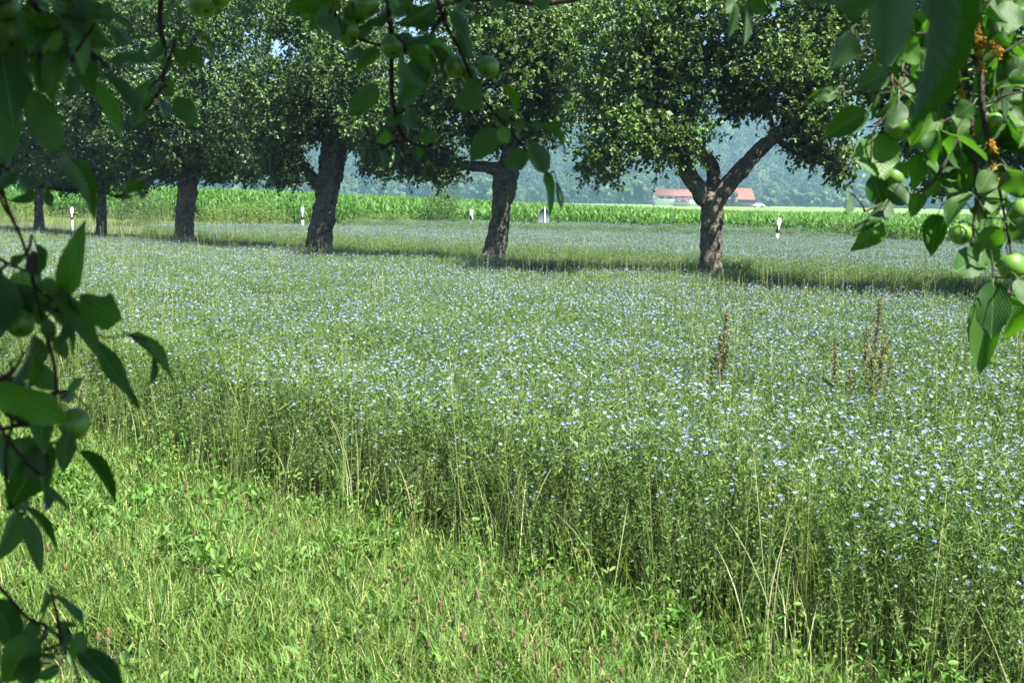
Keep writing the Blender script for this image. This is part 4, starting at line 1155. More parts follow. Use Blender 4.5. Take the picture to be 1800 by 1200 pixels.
# ------------------------------------------------------------------ the apple boughs hanging into the view
def apple_leaf_mat():
    m, nt, out = M('apple_leaf')
    uv = nd(nt, 'ShaderNodeUVMap'); sep = nd(nt, 'ShaderNodeSeparateXYZ'); nt.links.new(uv.outputs[0], sep.inputs[0])
    oi = nd(nt, 'ShaderNodeObjectInfo')
    c = mixcol(nt, oi.outputs['Random'], (0.018, 0.068, 0.010), (0.085, 0.180, 0.031))
    # side veins: stripes along y bent by |x|
    ab = nd(nt, 'ShaderNodeMath', operation='ABSOLUTE'); nt.links.new(sep.outputs[0], ab.inputs[0])
    s1 = nd(nt, 'ShaderNodeMath', operation='MULTIPLY_ADD'); nt.links.new(ab.outputs[0], s1.inputs[0]); s1.inputs[1].default_value = -0.62; nt.links.new(sep.outputs[1], s1.inputs[2])
    s2 = nd(nt, 'ShaderNodeMath', operation='MULTIPLY'); nt.links.new(s1.outputs[0], s2.inputs[0]); s2.inputs[1].default_value = 9.0
    fr = nd(nt, 'ShaderNodeMath', operation='PINGPONG'); nt.links.new(s2.outputs[0], fr.inputs[0]); fr.inputs[1].default_value = 0.5
    vein = maprange(nt, fr.outputs[0], 0.0, 0.10, 1.0, 0.0)
    mid = maprange(nt, ab.outputs[0], 0.0, 0.035, 1.0, 0.0)
    mx = nd(nt, 'ShaderNodeMath', operation='MAXIMUM'); nt.links.new(mid, mx.inputs[0])
    vh = nd(nt, 'ShaderNodeMath', operation='MULTIPLY'); nt.links.new(vein, vh.inputs[0]); vh.inputs[1].default_value = 0.18; nt.links.new(vh.outputs[0], mx.inputs[1])
    c = mixcol(nt, mx.outputs[0], c, (0.14, 0.24, 0.07))
    blot = maprange(nt, noise_tex(nt, 3.0, 5, uv.outputs[0]), 0.66, 0.74, 0, .6)
    c = mixcol(nt, blot, c, (0.13, 0.12, 0.035))
    ge = nd(nt, 'ShaderNodeNewGeometry')
    c = mixcol(nt, ge.outputs['Backfacing'], c, (0.050, 0.105, 0.034))
    b = nd(nt, 'ShaderNodeBsdfPrincipled'); b.inputs['Roughness'].default_value = 0.5; b.inputs['Specular IOR Level'].default_value = 0.38
    nt.links.new(c, b.inputs['Base Color'])
    hb = nd(nt, 'ShaderNodeMath', operation='MULTIPLY_ADD'); nt.links.new(fr.outputs[0], hb.inputs[0]); hb.inputs[1].default_value = 1.0
    nt.links.new(maprange(nt, ab.outputs[0], 0, .06, -.6, 0), hb.inputs[2])
    bp = nd(nt, 'ShaderNodeBump'); bp.inputs['Strength'].default_value = 0.22; bp.inputs['Distance'].default_value = 0.004
    nt.links.new(hb.outputs[0], bp.inputs['Height']); nt.links.new(bp.outputs[0], b.inputs['Normal'])
    t = nd(nt, 'ShaderNodeBsdfTranslucent')
    nt.links.new(mixcol(nt, 1.0, c, (1.5, 2.0, 0.30), 'MULTIPLY'), t.inputs['Color'])
    ms = nd(nt, 'ShaderNodeMixShader'); ms.inputs[0].default_value = 0.42
    nt.links.new(b.outputs[0], ms.inputs[1]); nt.links.new(t.outputs[0], ms.inputs[2]); nt.links.new(ms.outputs[0], out.inputs[0])
    return m
MAT['apple_leaf'] = apple_leaf_mat()
def apple_skin_mat():
    m, nt, out = M('apple_skin')
    tc = nd(nt, 'ShaderNodeTexCoord')
    f = maprange(nt, noise_tex(nt, 2.0, 3, tc.outputs['Generated']), .4, .65)
    c = mixcol(nt, f, (0.085, 0.205, 0.022), (0.145, 0.28, 0.034))
    sp = maprange(nt, noise_tex(nt, 55, 2, tc.outputs['Generated']), .68, .74, 0, .5)
    c = mixcol(nt, sp, c, (0.42, 0.48, 0.18))
    b = nd(nt, 'ShaderNodeBsdfPrincipled'); b.inputs['Roughness'].default_value = .38; b.inputs['Subsurface Weight'].default_value = .15; b.inputs['Subsurface Radius'].default_value = (.01, .012, .003)
    nt.links.new(c, b.inputs['Base Color']); nt.links.new(b.outputs[0], out.inputs[0])
    return m
MAT['apple_skin'] = apple_skin_mat()
MAT['calyx'] = plain('calyx', (.06, .045, .025), .9)
MAT['rotten'] = plain('rotten', (.085, .048, .028), .85, (60, (.04, .025, .016)), bump=.6)
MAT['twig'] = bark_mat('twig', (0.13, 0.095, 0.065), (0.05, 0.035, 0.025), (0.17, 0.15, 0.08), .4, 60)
MAT['twig_lit'] = bark_mat('twig_lit', (0.20, 0.175, 0.13), (0.09, 0.075, 0.055), (0.30, 0.24, 0.09), .6, 60)  # lighter copy of the twig bark, sunlight put into its colour
MAT['lichen'] = plain('lichen', (0.46, 0.25, 0.018), .95, (140, (0.26, 0.14, 0.015)), bump=.8)

def big_leaf(seed, fold, curl, wave, side=0.0):
    """unit leaf: length 1 along y, half width 0.5, serrated edge, petiole not included"""
    rg = np.random.default_rng(seed)
    ny, hw = 19, 4
    V = []; UV = []
    for j in range(ny):
        t = j / (ny - 1)
        w = (math.sin(math.pi * min(1, (t * 0.94 + 0.03)) ** 0.82)) ** 0.85 * 0.5 * (1 - 0.25 * t ** 4)
        if t > .9: w *= (1 - t) / .1 * .85 + .15
        if j == 0: w = 0.02
        if j == ny - 1: w = 0.004
        ser = (0.024 if j % 2 else -0.010) * (0.2 < t < 0.97)
        th = curl * (t - 0.15) ** 2 * (1 if t > .15 else 0)
        yy = t - 0.22 * abs(curl) * t ** 3; zz = -th
        for i in range(-hw, hw + 1):
            u = i / hw
            ww = w + (ser if abs(i) == hw else 0)
            x = u * ww
            z = zz + fold * abs(u) * ww * (0.4 + 0.6 * abs(u)) + wave * 0.05 * math.sin(t * 11 + seed + (2 if u > 0 else 0)) * abs(u) ** 2
            x2 = x * math.cos(side * t) ; z2 = z + x * math.sin(side * t)
            V.append((x2 * (1 - 0.25 * abs(fold) * abs(u)), yy, z2)); UV.append((u * w * 2, t))
    n = 2 * hw + 1
    Q = [[j * n + i, j * n + i + 1, (j + 1) * n + i + 1, (j + 1) * n + i] for j in range(ny - 1) for i in range(n - 1)]
    me = mesh_np('leaf', V, np.array(Q), uv=np.array(UV), smooth=True)
    me.materials.append(MAT['apple_leaf'])
    return me
LEAVES = [big_leaf(1, .18, .15, .5), big_leaf(2, .45, .25, .6, .3), big_leaf(3, .30, .65, .7, -.4), big_leaf(4, .12, -.2, 1.0, .2), big_leaf(5, .8, .3, .6, 0), big_leaf(6, .25, .4, 1.0, .7), big_leaf(7, .35, 1.0, .9, .5), big_leaf(8, -.2, .35, 1.6, -.8), big_leaf(9, .6, .75, 1.4, -.3)]
def apple_mesh(seed):
    g = Geo()
    pr = [(.001, .80), (.12, .76), (.30, .84), (.62, .82), (.88, .55), (1.0, .12), (.97, -.30), (.80, -.66), (.55, -.84), (.30, -.90), (.14, -.84), (.06, -.78)]
    lathe(g, pr, 22, m=0)
    rg = np.random.default_rng(seed)
    for k in range(5):                                       # dried calyx
        a = k * 1.257 + rg.random() * .3
        g.put([(.07 * math.cos(a - .5), .07 * math.sin(a - .5), -.80), (.07 * math.cos(a + .5), .07 * math.sin(a + .5), -.80), (.20 * math.cos(a), .20 * math.sin(a), -.99)], T=[[0, 1, 2]], m=1)
    g.put([(.12 * math.cos(a), .12 * math.sin(a), -.83) for a in np.linspace(0, 6.28, 8, endpoint=False)] + [(0, 0, -.82)], T=[[q, (q + 1) % 8, 8] for q in range(8)], m=1)
    tube(g, [(0, 0, .72, .05), (.03, 0, 1.1, .045), (.1, 0, 1.5, .06)], 6, 6, m=2)
    me = g.mesh('apple', True)
    for k in ('apple_skin', 'calyx', 'twig'): me.materials.append(MAT[k])
    return me
APPLES = [apple_mesh(1), apple_mesh(2)]

def bough(label, d, twigs, leaves, apples, seed, fill=0, fill_len=.075, twig_mat='twig', lichens=(), fill_box=None, fill_off=.03, lit=0.0):
    """twigs: ([(px,py),...], width0, width1, depth offset0, depth offset1); leaves: (bx,by,tx,ty,w[,twist[,variant[,depth]]])"""
    rg = np.random.default_rng(seed)
    k = d / FPX
    x0, y0 = twigs[0][0][0]
    root = empty('apple_branch', P(x0, y0, d + twigs[0][3]))
    tag(root, label, 'apple branch')
    ro = root.location.copy()
    TP = []
    rods = Geo()
    for tw in twigs:
        pp, w0, w1, o0, o1 = tw
        n = len(pp)
        pts = []
        for q, (x, y) in enumerate(pp):
            f = q / max(1, n - 1)
            v = P(x, y, d + o0 + (o1 - o0) * f) - ro
            pts.append((*v, (w0 + (w1 - w0) * f) * k / 2))
        g = Geo()
        tube(g, pts, 9, 8 * n, rough=.18, freq=60, seed=seed)
        if len(TP) and False: pass
        add('twig', g.mesh('twig', True), MAT[twig_mat], root)
        TP.append(spline([p[:3] for p in pts], 40))
    TPa = np.vstack(TP)
    pet = Geo(); wood = Geo(); wood.used = False
    NET = [TPa]
    cam_p = np.array([0, 0, CAMZ]) - np.array(ro)
    def leaf_at(base, tip, w, twist, var, pale=0):
        y = norm((tip - base)[None])[0]; L = np.linalg.norm(tip - base)
        tocam = norm((cam_p - base)[None])[0]
        z = tocam + np.array([0.12, 0, 0.45]); z = z - y * (z @ y); z = norm(z[None])[0]
        x = np.cross(y, z)
        c, s = math.cos(twist), math.sin(twist)
        x, z = x * c + z * s, z * c - x * s
        Mx = Matrix(((x[0], y[0], z[0], base[0]), (x[1], y[1], z[1], base[1]), (x[2], y[2], z[2], base[2]), (0, 0, 0, 1)))
        o = add('leaf', LEAVES[var % len(LEAVES)], None, root)
        o.matrix_basis = Mx @ Matrix.Diagonal((w, L, (w + L) / 2, 1))
        N_ = np.vstack(NET)
        q = N_[np.argmin(np.linalg.norm(N_ - base, axis=1))]
        dd = np.linalg.norm(q - base)
        b0 = base
        if dd > .035:                                        # a woody spur first, then the leaf stalk
            b0 = base - y * .012 + (q - base) / dd * .012
            mid = (q + b0) / 2 + np.array([rg.normal(0, .006), rg.normal(0, .006), -.10 * dd + .004])
            tube(wood, [(*q, .0021), (*mid, .0018), (*b0, .0013)], 6, 9, a=.4); wood.used = True
            NET.append(np.array([mid, b0, (q + mid) / 2]))
            q = b0
        mid = (q + base) / 2 + np.array([0, 0, .003])
        tube(pet, [(*q, .0011), (*mid, .0009), (*base, .0008), (*(base + y * L * .25), .0004)], 5, 7, cap=False, a=.6)
    leaves = sorted(leaves, key=lambda l: float(np.min(np.linalg.norm(TPa - np.array(P(l[0], l[1], d) - ro), axis=1))))
    for q, lf in enumerate(leaves):
        bx, by, tx, ty, w = lf[:5]
        tw = lf[5] if len(lf) > 5 else rg.normal(0, .35)
        if tw > 2 and rg.random() < lit: tw = rg.normal(.1, .35)
        var = lf[6] if len(lf) > 6 else int(rg.integers(0, 9))
        if rg.random() < .3: var = int(rg.integers(0, 9))
        dz = lf[7] if len(lf) > 7 else rg.normal(0, .05)
        b = np.array(P(bx, by, d + dz) - ro); t = np.array(P(tx, ty, d + dz + rg.normal(-.012, .02)) - ro)
        leaf_at(b, t, w * k * 1.08, tw, var)
    for q in range(fill):
        if fill_box is not None:
            x_, y_, X_, Y_ = fill_box[q % len(fill_box)]
            b = np.array(P(rg.uniform(x_, X_), rg.uniform(y_, Y_), d + rg.normal(fill_off, .07)) - ro)
        else:
            T = TP[int(rg.integers(0, len(TP)))]
            b = T[int(rg.integers(0, len(T)))] + rg.normal(0, .022, 3)
        dr = norm((rg.normal(0, .8, 3) + np.array([0, 0, -.6]))[None])[0]
        L = fill_len * rg.uniform(.6, 1.15)
        leaf_at(b, b + dr * L, L * rg.uniform(.46, .68), rg.normal(0, .9), int(rg.integers(0, 9)))
    for q, ap in enumerate(apples):
        ax, ay, r = ap[:3]
        rot = ap[3] if len(ap) > 3 else .7
        c = P(ax, ay, d + (ap[4] if len(ap) > 4 else 0.0)) - ro
        o = add('apple', APPLES[q % 2], None, root, loc=c, rot=(-rot, rg.normal(0, .35), rg.random() * .6), scale=[r * k] * 3)
        top = np.array(c) + np.array(o.rotation_euler.to_matrix() @ Vector((.1, 0, 1.5))) * r * k
        s = TPa[np.argmin(np.linalg.norm(TPa - top, axis=1))]
        tube(pet, [(*s, .0016), (*((s + top) / 2 + np.array([0, 0, .008])), .0013), (*top, .0012)], 5, 6, cap=False, a=.4)
    me = pet.mesh('petiole', True); me.materials.append(MAT['flax_stem']); add('petiole', me, None, root)['kind'] = 'stuff'
    if wood.used: add('spur', wood.mesh('spur', True), MAT[twig_mat], root)['kind'] = 'stuff'
    for L in lichens:
        pp, w0, off = L
        g = Geo()
        for (x, y) in pp:
            for q in range(90):
                c = np.array(P(x + rg.normal(0, w0 * .36), y + rg.normal(0, w0 * .6), d + off + rg.normal(-.002, .004)) - ro)
                V, F = ICO1
                g.put(c + V * rg.uniform(.0007, .0021) * (1 + rg.normal(0, .18, (len(V), 1))), T=F)
        add('lichen', g.mesh('lichen', False), MAT['lichen'], root)
    return root, ro, TPa
bmh = bmesh.new(); bmesh.ops.create_icosphere(bmh, subdivisions=1, radius=1)
ICO1 = (np.array([v.co[:] for v in bmh.verts]), np.array([[v.index for v in f.verts] for f in bmh.faces])); bmh.free()

bough('dark shaded apple branch in the top corner with two green apples', 1.20,
    [([(-60, -140), (20, -40), (70, 20), (120, 60), (168, 98), (190, 118)], 14, 4, .05, 0), ([(70, 20), (60, 80), (20, 100), (-40, 110)], 7, 4, .02, .0), ([(40, -20), (110, -10), (170, 0)], 6, 3, .03, .02)],
    [(2, 92, 27, 228, 56, .1, 0), (54, 160, 98, 275, 56, 2.6, 3), (86, 22, 108, 138, 60, .1, 5), (147, 28, 178, 105, 36, .2, 1), (135, 78, 162, 165, 48, 0, 0), (163, 150, 220, 245, 42, .2, 1),
     (152, 2, 244, 56, 44, .9, 0), (192, 107, 272, 104, 42, .6, 0), (76, 88, 96, 182, 42, 2.8, 1), (118, 128, 124, 178, 26, 2.5, 1), (192, 42, 232, 84, 24, 2.9, 4), (178, 128, 258, 216, 24, 2.2, 4),
     (-6, 170, 14, 295, 60, 2.7, 0), (100, 0, 135, 40, 50, 2.6, 3), (60, 0, 40, 60, 44, 2.6, 0), (125, -5, 150, 45, 40, 2.2, 1), (30, -20, 90, 15, 44, 1.0, 0), (10, 100, 60, 130, 40, 2.5, 0), (-10, 110, 50, 165, 50, 2.7, 3), (85, 60, 60, 120, 44, 2.4, 2), (110, 20, 150, 70, 44, 2.6, 0), (170, 20, 205, 30, 40, 2.4, 0)],
    [(8, 16, 27, .5), (20, 66, 28, .9)], 1, fill=16, fill_box=[(-20, -20, 160, 40), (60, 40, 130, 90)])
bough('thin dark apple twig hanging straight down near the upper corner', 1.55,
    [([(286, -120), (283, -10), (281, 42), (291, 92), (284, 150), (268, 178), (252, 198)], 11, 5, .0, .02), ([(290, 85), (320, 80), (345, 66)], 4, 2, 0, 0), ([(283, 0), (320, -20), (350, -12)], 5, 3, 0, 0)],
    [(286, 44, 309, 8, 26, .8, 0), (286, 70, 266, 110, 26, 2.6, 0), (318, 70, 326, 45, 18, 2.2, 1), (346, 60, 400, 104, 28, .9, 2), (312, 84, 326, 128, 22, 2.4, 0), (328, 80, 362, 122, 30, 2.7, 0),
     (286, 138, 304, 168, 24, 2.4, 0), (312, 170, 341, 222, 38, 2.9, 3), (276, 168, 298, 214, 26, 2.6, 0), (272, 152, 234, 166, 28, .8, 0), (248, 188, 238, 220, 28, 2.9, 1), (312, 8, 316, 42, 14, 2.8, 4), (288, 100, 300, 130, 24, 2.6, 2), (262, 160, 236, 200, 24, 2.6, 1), (360, -5, 385, 25, 40, 2.6, 0)],
    [(355, 4, 25, .6), (386, -8, 20, .3)], 2)
bough('small broken dark apple twig low at the picture edge above the flax', 1.22,
    [([(-50, 260), (0, 290), (55, 322), (120, 334), (160, 330)], 8, 3, 0, 0), ([(160, 330), (210, 345), (262, 338)], 3, 3, 0, .02), ([(0, 290), (2, 350), (16, 378)], 5, 5, 0, .03)],
    [(58, 330, 24, 366, 40, 2.5, 2), (78, 332, 92, 368, 18, 2.7, 0), (102, 288, 180, 378, 30, .6, 4), (208, 338, 262, 322, 30, .7, 1), (214, 335, 244, 312, 24, .3, 0), (222, 340, 222, 364, 20, 2.9, 0), (20, 300, -20, 340, 40, 2.4, 0), (30, 310, 60, 335, 30, 2.5, 3), (240, 335, 252, 345, 22, .6, 0)],
    [], 3)
bough('dark apple branch with green apples and one withered brown fruit, leaning over the flax', 1.22,
    [([(-10, 300), (3, 330), (16, 372), (40, 425), (57, 488), (70, 545), (82, 592), (95, 640), (98, 690), (86, 742), (78, 780)], 6, 6, .02, -.02), ([(60, 505), (110, 540), (160, 580), (185, 592), (228, 590)], 6, 2, 0, -.02),
     ([(-30, 440), (20, 465), (58, 480)], 6, 4, .02, 0), ([(95, 690), (60, 740), (20, 750), (-30, 760)], 6, 8, 0, .02), ([(-30, 640), (5, 700), (22, 745)], 6, 6, .02, 0), ([(22, 745), (10, 800), (16, 880), (40, 905)], 6, 4, 0, 0)],
    [(116, 514, 138, 406, 48, .15, 0), (140, 522, 218, 552, 58, .2, 5), (62, 506, 152, 542, 40, 1.0, 1), (96, 512, 188, 642, 44, .1, 1), (163, 592, 244, 732, 40, .2, 1), (226, 588, 317, 666, 46, .5, 1), (268, 628, 264, 684, 14, 2.6, 4),
     (22, 470, 60, 428, 28, 2.2, 2), (62, 428, 74, 490, 14, 1.2, 4), (-4, 478, 8, 645, 56, 2.5, 0), (62, 588, 38, 690, 46, 2.6, 0), (84, 560, 82, 602, 30, 2.4, 3), (116, 556, 104, 612, 28, 2.2, 1), (96, 592, 120, 632, 26, 2.6, 0),
     (120, 692, 146, 662, 24, .5, 0), (-10, 664, 66, 742, 70, .2, 0), (62, 690, 80, 800, 40, .1, 1), (120, 755, 108, 832, 34, .2, 3), (138, 792, 214, 884, 26, .3, 4), (82, 772, 16, 905, 70, .6, 0), (30, 770, 75, 850, 60, 2.5, 3), (64, 852, 140, 898, 20, 2.4, 1), (76, 862, 90, 912, 22, 2.6, 0),
     (46, 893, 110, 966, 26, .5, 1), (46, 905, 75, 1012, 30, 2.7, 0), (30, 898, 4, 985, 44, 2.7, 1), (100, 690, 140, 700, 26, 2.5, 0), (50, 640, 100, 690, 40, 2.6, 3), (20, 500, 60, 560, 44, 2.4, 0), (90, 545, 130, 575, 30, 2.4, 0), (0, 760, 20, 850, 50, 2.6, 1), (60, 800, 85, 870, 40, .4, 0), (10, 860, 50, 900, 34, 2.3, 3)],
    [(36, 568, 25, .9), (131, 744, 28, .9), (8, 545, 20, .5, .05)], 4, fill=8, fill_box=[(-20, 470, 70, 560), (-20, 620, 60, 700)])
bough('dark apple twig in the bottom corner over the meadow grass', 1.10,
    [([(-60, 980), (0, 1032), (48, 1085), (82, 1100), (120, 1140), (140, 1200)], 8, 4, 0, .02), ([(82, 1100), (60, 1140), (10, 1190), (-20, 1240)], 5, 4, 0, 0)],
    [(80, 1038, 70, 1084, 16, .9, 4), (92, 1046, 152, 1094, 44, .9, 0), (96, 1104, 154, 1090, 22, 2.2, 2), (-8, 1052, 32, 1150, 56, .2, 0), (56, 1112, 6, 1215, 70, .2, 5), (112, 1096, 114, 1150, 24, 2.6, 0), (146, 1110, 126, 1160, 32, .3, 0), (142, 1142, 218, 1215, 50, .2, 0),
     (66, 1150, 98, 1156, 24, .6, 0), (104, 1172, 64, 1192, 26, .9, 0), (60, 1090, 50, 1130, 34, 2.6, 3), (100, 1120, 130, 1125, 20, 2.4, 1), (30, 1150, 60, 1215, 50, 2.4, 1)],
    [], 5)
bough('shaded apple branch with several small apples hanging from the top between the leaning trees', 1.70,
    [([(678, -120), (682, 0), (688, 62), (689, 160), (700, 222), (716, 248)], 9, 7, 0, 0), ([(716, 248), (690, 250), (672, 262)], 6, 3, 0, 0), ([(716, 248), (745, 258), (760, 252)], 6, 3, 0, 0),
     ([(740, -60), (768, 0), (783, 42), (810, 92), (840, 160), (876, 206), (920, 258), (962, 302)], 8, 4, .02, -.02), ([(778, 28), (750, 68), (705, 84), (640, 72), (590, 40)], 9, 4, .02, 0), ([(640, -60), (640, 20), (620, 45)], 5, 3, .04, 0)],
    [(577, 22, 556, 94, 52, 2.8, 1), (592, 34, 600, 66, 30, 2.4, 0), (600, 60, 630, 82, 26, 2.4, 0), (632, 80, 600, 124, 40, 2.6, 2), (722, 104, 710, 200, 48, 2.6, 0), (744, 100, 760, 172, 28, .5, 2), (758, 80, 790, 152, 20, .9, 4),
     (664, 150, 602, 204, 42, 2.9, 3), (696, 192, 690, 228, 32, 2.8, 0), (716, 192, 728, 230, 28, 2.8, 0), (690, 240, 658, 248, 20, .2, 0), (734, 240, 776, 242, 24, 2.9, 3), (672, 262, 677, 292, 18, .2, 0), (736, 254, 742, 282, 18, .2, 0),
     (790, 20, 826, 70, 24, 2.6, 1), (690, 20, 644, 46, 38, 2.5, 0), (716, 10, 752, 56, 34, 2.5, 3), (760, 18, 744, 60, 32, 2.4, 0), (846, 148, 802, 190, 58, 2.8, 0), (884, 150, 913, 204, 20, .2, 4), (872, 190, 892, 230, 32, 2.6, 0), (866, 222, 828, 288, 44, 2.8, 0),
     (904, 214, 932, 248, 36, .1, 0), (876, 226, 896, 252, 28, .2, 0), (934, 222, 1020, 234, 28, .9, 1), (902, 262, 918, 304, 46, 2.7, 0), (926, 248, 966, 312, 36, 2.5, 1), (960, 302, 972, 380, 26, .2, 1), (978, 318, 990, 374, 13, 2.9, 4),
     (610, 10, 640, 40, 40, 2.6, 0), (560, -10, 590, 30, 40, 2.5, 3), (650, 40, 600, 60, 34, 2.4, 1), (700, 60, 730, 100, 36, 2.6, 0), (720, 60, 690, 105, 34, 2.6, 0), (760, 60, 720, 80, 34, 2.4, 0), (800, 50, 830, 110, 26, 2.6, 1), (850, 100, 880, 140, 30, 2.5, 0), (890, 220, 870, 260, 30, 2.6, 1), (700, 0, 720, 30, 40, 2.5, 0), (800, -10, 840, 20, 40, 2.5, 0), (870, -20, 880, 20, 34, 2.6, 0), (940, -25, 960, 22, 34, 2.6, 1), (730, 110, 752, 150, 30, 2.7, 0)],
    [(858, 118, 19, .8), (800, 118, 19, .6, .02), (610, 56, 21, .8), (642, 8, 23, .5), (690, 82, 21, .7), (734, 90, 19, .8), (826, 132, 15, .4, .03)], 6, fill=14, fill_box=[(560, -30, 800, 30), (660, 60, 760, 100)])
bough('sunlit apple branch with green apples and orange lichen down the side of the view', 1.95,
    [([(1690, -140), (1689, 30), (1694, 110), (1704, 178), (1712, 262), (1716, 345), (1711, 402), (1708, 440)], 9, 5, .04, 0), ([(1706, -140), (1712, 44), (1722, 110), (1727, 190), (1742, 258), (1790, 330), (1840, 380)], 12, 9, 0, 0), ([(1722, 72), (1745, 84), (1762, 92), (1800, 70)], 8, 4, 0, 0),
     ([(1684, -100), (1682, 60), (1690, 160)], 6, 4, .06, .06), ([(1704, 200), (1640, 320), (1580, 345), (1520, 372)], 6, 4, .02, -.02), ([(1727, 190), (1650, 180), (1590, 160), (1540, 150)], 5, 3, 0, 0), ([(1590, 160), (1560, 200), (1535, 235), (1530, 300)], 4, 3, 0, 0), ([(1712, 400), (1740, 440), (1746, 490)], 5, 3, 0, 0), ([(1742, 258), (1760, 350), (1775, 430), (1785, 520)], 5, 4, 0, 0), ([(1500, 60), (1540, 100), (1590, 160)], 3, 4, 0, 0), ([(1590, 160), (1520, 165), (1474, 160)], 3, 2, 0, 0)],
    [(1500, 52, 1462, 130, 62, 2.4, 0), (1460, 166, 1420, 168, 20, .1, 0), (1472, 158, 1434, 180, 24, .1, 3), (1562, 128, 1506, 152, 42, .2, 1), (1526, 196, 1442, 242, 46, .2, 1), (1534, 234, 1552, 324, 78, .1, 3), (1532, 308, 1556, 364, 52, .1, 0),
     (1590, 130, 1600, 176, 32, .1, 0), (1530, 138, 1546, 202, 22, .2, 4), (1606, 180, 1612, 236, 34, 2.7, 0), (1628, 244, 1692, 354, 50, -.2, 1), (1652, 118, 1680, 196, 42, .2, 1), (1525, 385, 1505, 412, 36, 2.5, 0), (1546, 386, 1504, 448, 42, 2.5, 2), (1490, 342, 1487, 382, 13, 2.4, 4),
     (1560, 350, 1530, 392, 40, 2.5, 1), (1726, 446, 1668, 488, 52, 2.4, 3), (1746, 494, 1744, 600, 58, .05, 0, -.02), (1738, 506, 1720, 668, 58, -.1, 1, .03), (1772, 520, 1790, 618, 52, 2.5, 0, .04), (1790, 490, 1812, 540, 40, .3, 0),
     (1640, 4, 1624, 24, 34, .1, 0), (1692, -10, 1706, 54, 48, .1, 0), (1712, 36, 1690, 66, 22, 2.8, 1), (1778, 2, 1770, 70, 42, .1, 3), (1760, 118, 1750, 174, 24, .1, 1), (1712, 182, 1678, 206, 34, .1, 0), (1690, 198, 1684, 244, 32, .2, 0), (1742, 180, 1770, 216, 30, .1, 0), (1796, 166, 1750, 192, 26, 2.6, 0), (1656, 230, 1748, 278, 26, .5, 1),
     (1806, 228, 1780, 256, 36, .1, 0), (1600, 20, 1640, 60, 40, 2.7, 0), (1650, 60, 1680, 110, 34, 2.5, 1), (1740, 20, 1760, 60, 40, 2.8, 0), (1730, 120, 1712, 165, 30, 2.6, 0), (1780, 100, 1800, 150, 34, 2.7, 3), (1760, 230, 1800, 270, 40, 2.8, 0), (1770, 300, 1800, 350, 50, 2.6, 0), (1700, 340, 1660, 380, 44, 2.5, 2), (1730, 330, 1770, 360, 40, .2, 0),
     (1730, 400, 1760, 440, 44, 2.5, 0), (1690, 300, 1650, 330, 40, 2.6, 1), (1650, 200, 1620, 250, 34, .2, 1), (1680, 260, 1660, 310, 36, 2.7, 0), (1745, 300, 1720, 340, 36, .3, 0), (1580, 180, 1570, 230, 36, 2.8, 0), (1560, 330, 1600, 360, 40, 2.5, 1), (1620, 340, 1600, 380, 34, 2.5, 0), (1776, 390, 1812, 420, 40, 2.4, 1), (1720, 430, 1760, 470, 40, 2.5, 0)],
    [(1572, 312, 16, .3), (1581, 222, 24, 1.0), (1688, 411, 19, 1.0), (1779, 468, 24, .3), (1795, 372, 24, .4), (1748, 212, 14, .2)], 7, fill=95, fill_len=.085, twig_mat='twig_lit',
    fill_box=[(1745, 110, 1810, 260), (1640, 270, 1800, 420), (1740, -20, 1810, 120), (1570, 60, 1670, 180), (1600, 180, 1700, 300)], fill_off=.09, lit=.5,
    lichens=[([(1716, 50), (1718, 70), (1730, 76), (1745, 82), (1757, 90), (1721, 92), (1724, 118)], 9, -.006), ([(1742, 256), (1748, 262)], 8, -.006), ([(1748, 300), (1752, 318), (1690, 165)], 8, -.004)])
bough('few sunlit apple leaves dipping in at the top edge beside the forked tree crown', 1.9,
    [([(1420, -160), (1360, -60), (1318, -12), (1296, 4)], 6, 3, 0, 0)],
    [(1300, -6, 1350, 30, 46, .1, 3), (1292, 8, 1282, 70, 18, 2.9, 4), (1312, 4, 1310, 88, 16, 2.8, 4), (1330, -24, 1366, 14, 36, .3, 1), (1296, 0, 1276, 22, 26, .2, 0)], [], 9)
bough('blurred dark apple leaves very close to the lens at the top', .62,
    [([(1480, -260), (1520, -120), (1560, -60), (1625, -60)], 16, 8, 0, 0)],
    [(1560, -70, 1562, 134, 86, 2.8, 1), (1630, -60, 1633, 248, 58, .9, 4), (1500, -50, 1408, 16, 70, 2.9, 0), (1500, -60, 1500, 40, 70, 2.8, 0)], [], 8)

# withered fruit on the shaded branch
wb_root = [o for o in bpy.data.objects if o.get('label', '').startswith('dark apple branch with green apples')][0]
g = Geo(); V, F = ICO1
bmh = bmesh.new(); bmesh.ops.create_icosphere(bmh, subdivisions=3, radius=1)
V = np.array([v.co[:] for v in bmh.verts]); F = np.array([[v.index for v in f.verts] for f in bmh.faces]); bmh.free()
kk = np.array([1 + .28 * mnoise.noise(Vector(v) * 2.2) + .12 * mnoise.noise(Vector(v) * 7) for v in V])
g.put(V * kk[:, None] * np.array([.0085, .0085, .012]), T=F)
c = P(60, 462, 1.20) - wb_root.location
tag(add('withered_apple', g.mesh('withered_apple', True), MAT['rotten'], wb_root, loc=c), 'shrivelled brown fruit')

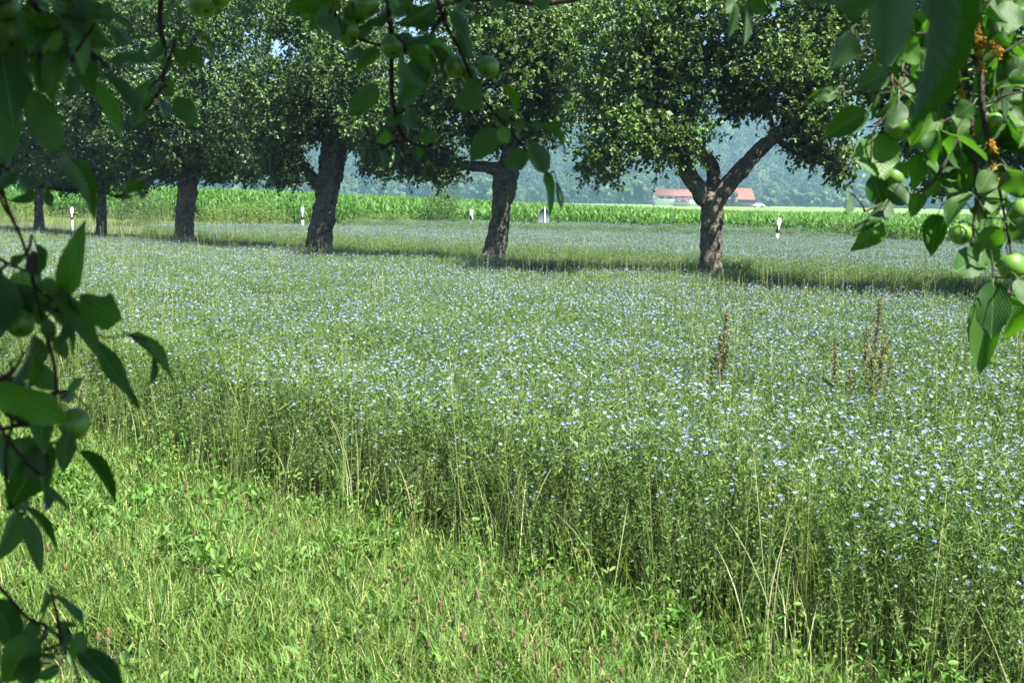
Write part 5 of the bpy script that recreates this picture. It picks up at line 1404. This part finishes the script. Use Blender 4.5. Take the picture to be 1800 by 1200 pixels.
# ------------------------------------------------------------------ the apple tree the viewer stands under (overhead and behind), its unseen crown shaped for shade
root = empty('apple_tree', (-1.3, -1.6, 0))
tag(root, 'apple tree standing over the viewer, its boughs reaching into the top of the view', 'tree')
g = Geo()
tube(g, [(0, 0, -.1, .28), (0, 0, .3, .21), (.05, .05, 1.2, .19), (.1, .1, 2.0, .2), (.15, .15, 2.4, .17)], 26, 30, rough=.16, freq=3.4)
tr = add('trunk', g.mesh('trunk', True), MAT['bark'], root)
def w2l(v): return (v[0] + 1.3, v[1] + 1.6, v[2])
limb_px = P(1010, -6, 2.05); limb_pa = P(890, -10, 2.0)
for pts in ([(-1.15, -1.45, 2.2, .10), (-.6, -.2, 2.75, .075), (-.35, .9, 2.75, .05), (-.6, 1.2, 2.35, .02)],
            [(-1.15, -1.45, 2.3, .11), (-.2, -.2, 2.9, .08), (.3, 1.0, 2.75, .05), (-.15, 1.72, 2.35, .018)],
            [(-.2, -.2, 2.9, .06), (-.1, 1.3, 2.5, .035), (limb_pa.x - .12, 1.95, limb_pa.z + .05, .016), (limb_pa.x, limb_pa.y, limb_pa.z, .011), (limb_px.x, limb_px.y, limb_px.z, .009), (limb_px.x + .3, limb_px.y + .05, limb_px.z + .1, .007)],
            [(-1.15, -1.45, 2.3, .10), (.2, -.9, 2.8, .075), (.75, .9, 2.7, .04), (.85, 1.9, 2.35, .015)],
            [(-1.15, -1.4, 2.3, .09), (-1.9, -.6, 3.0, .06), (-2.4, .1, 3.4, .03)]):
    g = Geo(); tube(g, [(*w2l(p), p[3]) for p in pts], 14, 30, rough=.16, freq=12)
    add('limb', g.mesh('limb', True), MAT['bark_dark'], tr)
lob = [((.1, .9, 2.95), (.7, .5, .35)), ((.45, .2, 3.0), (.6, .6, .4)), ((-.6, .6, 3.0), (.7, .7, .45)), ((-.5, -.2, 3.4), (1.2, .9, .6)), ((-.9, -1.4, 3.7), (1.0, 1.0, .8)), ((.2, -1.2, 3.6), (1.1, 1.0, .7)), ((-.3, 1.35, 2.75), (.35, .25, .2)), ((.4, 1.3, 2.8), (.3, .25, .2)), ((-1.7, .1, 3.1), (.8, .9, .5)), ((-1.3, .85, 2.8), (.5, .45, .3)), ((-1.9, -1.3, 3.3), (.9, 1.0, .6))]  # lobes out of view, placed to keep sun off the left and centre boughs
lob = [(np.array(w2l(c)), np.array(r)) for c, r in lob]
cr = add('crown', crown_mesh('crown', lob, 909, 4600, .08, droop=.3, inner=3.0), None, root); cr['kind'] = 'stuff'

# ------------------------------------------------------------------ the hazy air
def haze():
    m, nt, out = M('haze')
    v = nd(nt, 'ShaderNodeVolumePrincipled')
    v.inputs['Color'].default_value = (0.42, 0.68, 1.0, 1)
    v.inputs['Density'].default_value = 0.00040
    v.inputs['Anisotropy'].default_value = 0.1
    nt.links.new(v.outputs[0], out.inputs['Volume'])
    g = Geo(); g.box((0, 840, 66), (4200, 2000, 136))
    o = add('haze', g.mesh('haze'), m)
    tag(o, 'thin bluish summer haze', 'haze', kind='stuff')
haze()
